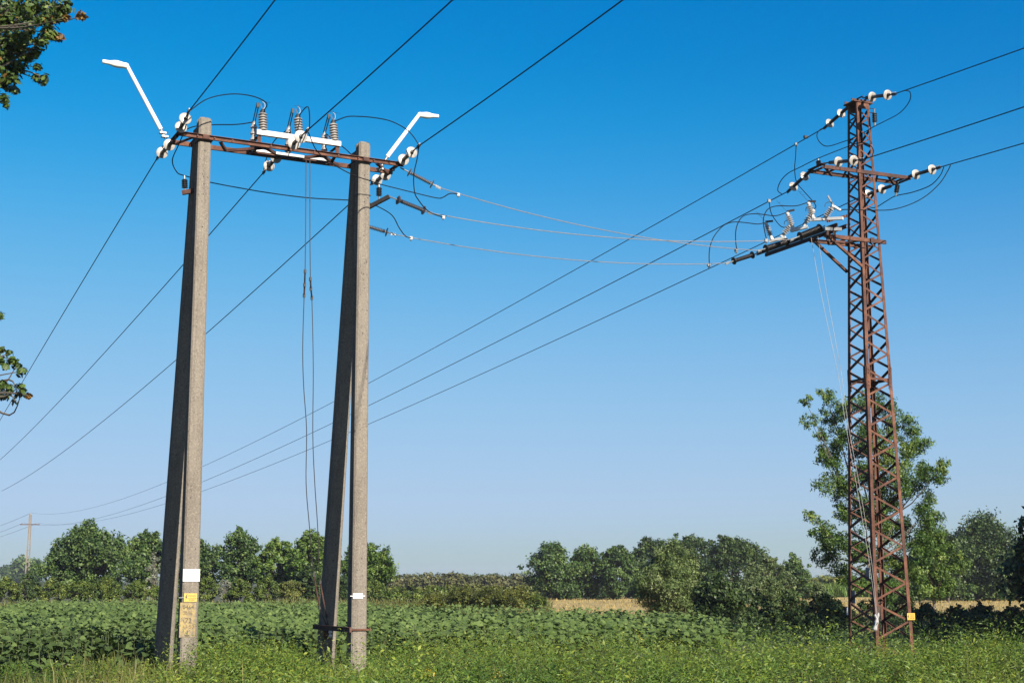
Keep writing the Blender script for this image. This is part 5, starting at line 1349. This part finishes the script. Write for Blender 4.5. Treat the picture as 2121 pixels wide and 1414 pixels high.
# dry grass and low growth along the far field edge
def strip(name, label, cat, mat, x0, x1, y0, y1, n, h0, h1, w=0.02, seed=0):
    r = np.random.default_rng(seed); x = r.uniform(x0, x1, n); y = r.uniform(y0, y1, n)
    H = h0 + (h1 - h0) * vnoise(x, y, 3.0, seed) * (0.6 + 0.6 * r.random(n))
    V, F = blades(r, x, y, H, w); t = np.clip(0.2 + 0.6 * vnoise(x, y, 2.5, seed + 1) + r.normal(0, 0.15, n), 0, 1)
    return stuff(name, label, cat, [(V, F, np.repeat(t, 6))], mat)
strip('edge_grass', 'pale dry grass along the far edge of the sunflower field', 'grass', 'lf_grass', -34, 2, 71.5, 80, 9000, 0.4, 1.0, 0.03, 61)
strip('stubble_straw', 'short pale straw stubble on the harvested field', 'stubble', 'lf_straw', 1.8, 46, 60, 140, 12000, 0.06, 0.24, 0.018, 62)
strip('maize', 'distant strip of green maize left of the tower', 'crop', 'lf_bright', 24, 56, 146, 165, 5000, 1.2, 1.9, 0.06, 64)
r = np.random.default_rng(65); x = r.uniform(-12, 1.5, 15000); y = r.uniform(47, 82, 15000); s = y > far_edge(x) + 0.6; x, y = x[s], y[s]
H = (0.25 + 0.55 * vnoise(x, y, 2.4, 66)) * (0.6 + 0.6 * r.random(len(x))); V, F = blades(r, x, y, H, 0.02)
t = np.clip(0.1 + 0.6 * vnoise(x, y, 3.0, 67) + r.normal(0, 0.15, len(x)), 0, 1)
stuff('rough_grass', 'rough grass around the central shrubs', 'grass', [(V, F, np.repeat(t, 6))], 'lf_grass')
# shaded undergrowth of the thicket
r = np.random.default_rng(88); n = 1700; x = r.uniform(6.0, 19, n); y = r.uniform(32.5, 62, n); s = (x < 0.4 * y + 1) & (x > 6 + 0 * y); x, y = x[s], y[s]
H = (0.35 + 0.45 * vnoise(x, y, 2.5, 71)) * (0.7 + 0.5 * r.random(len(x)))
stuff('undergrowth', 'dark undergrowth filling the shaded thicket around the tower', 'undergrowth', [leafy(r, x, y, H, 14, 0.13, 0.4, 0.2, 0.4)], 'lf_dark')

# far hedge and far woods
def far_mass(name, label, mat, segs, seed, n, ln, wd):
    r = np.random.default_rng(seed); C, R = [], []
    for px, top, Yd, q in segs:
        b = P(px, 1200, Yd); z1 = P(px, top, Yd)[2]; rr = q / FPX * Yd
        C.append((b[0], Yd + r.normal() * rr, max(0.4, z1 - rr * 0.8))); R.append(rr)
        C.append((b[0] + r.normal() * rr, Yd + r.normal() * rr, max(0.3, (z1 - rr) * 0.45))); R.append(rr)
    V, F, t = crown_leaves(r, np.array(C), np.array(R), n, ln, wd)
    V[:, 2] = np.maximum(V[:, 2], 0.02)
    o = link_mesh(name, arr_mesh(name, V, [F], t), M[mat]); return tag(o, label, 'wood', kind='stuff')
r = np.random.default_rng(9)
far_mass('far_hedge', 'long brownish hedge closing the view between the tree groups', 'lf_brown', [(x, 1190 + r.normal() * 1.5 + (2 if x > 960 else 0), 205 + r.normal() * 8, 13) for x in range(770, 1130, 7)], 31, 15000, 0.5, 0.3)
far_mass('tree_foot_scrub', 'low scrub at the foot of the trees behind the stubble', 'lf_tree', [(x, 1212 + r.normal() * 6, 137 + r.normal() * 3, 13) for x in range(1095, 1700, 10)] + [(x, 1214 + r.normal() * 5, 126 + r.normal() * 3, 13) for x in range(1890, 2140, 10)], 37, 13000, 0.3, 0.18)
far_mass('low_hedge', 'low far hedge seen left of the tower', 'lf_olive', [(x, 1196 + r.normal() * 2, 190 + r.normal() * 6, 12) for x in range(1600, 1780, 8)], 32, 6000, 0.5, 0.3)
far_mass('far_scrub', 'low rounded scrub in front of the far hedge', 'lf_olive', [(x, 1215 + r.normal() * 3, 118 + r.normal() * 8, 13) for x in range(790, 1090, 8)], 35, 15000, 0.28, 0.16)
far_mass('far_scrub_green', 'low green scrub between the spreading tree and the far hedge', 'lf_shrub', [(x, 1222 + r.normal() * 3, 100 + r.normal() * 5, 14) for x in range(780, 960, 10)], 36, 9000, 0.22, 0.13)
segs = [(x, 1158 + abs(x - 50) * 0.35 + r.normal() * 4, 520 + r.normal() * 20, 16) for x in range(30, 80, 7)] + [(x, 1172 + r.normal() * 3, 560, 12) for x in range(-60, 22, 8)]
far_mass('far_wood', 'blue hazy far wood at the left edge', 'lf_tree', segs, 33, 12000, 1.1, 0.8)
segs = [(x, 1188 + r.normal() * 2, 700, 9) for x in range(860, 1100, 7)] + [(x, 1190 + abs(x - 1718) * 0.12 + r.normal() * 1.5, 560, 8) for x in range(1670, 1770, 6)] + [(x, 1193 + r.normal() * 2, 760, 8) for x in range(-40, 2200, 8)]
far_mass('far_wood_line', 'thin far line of woods on the horizon', 'lf_tree', segs, 34, 11000, 1.3, 0.9)

# ------------------------------------------------------------------ haze
def haze(density):
    m = bpy.data.materials.new('thin summer haze'); m.use_nodes = True; n = m.node_tree.nodes; n.clear()
    o_ = n.new('ShaderNodeOutputMaterial'); v = n.new('ShaderNodeVolumePrincipled')
    v.inputs['Color'].default_value = (0.86, 0.9, 1.0, 1); v.inputs['Density'].default_value = density
    v.inputs['Anisotropy'].default_value = 0.2
    m.node_tree.links.new(v.outputs[0], o_.inputs['Volume'])
    mb = MB(); mb.box((0, 700, 6.75), (1520, 0, 0), (0, 920, 0), (0, 0, 7.75))
    M['haze'] = m
    tag(mb.build('haze', 'haze'), 'thin pale summer haze over the whole landscape', 'haze', kind='stuff')
haze(0.00022)
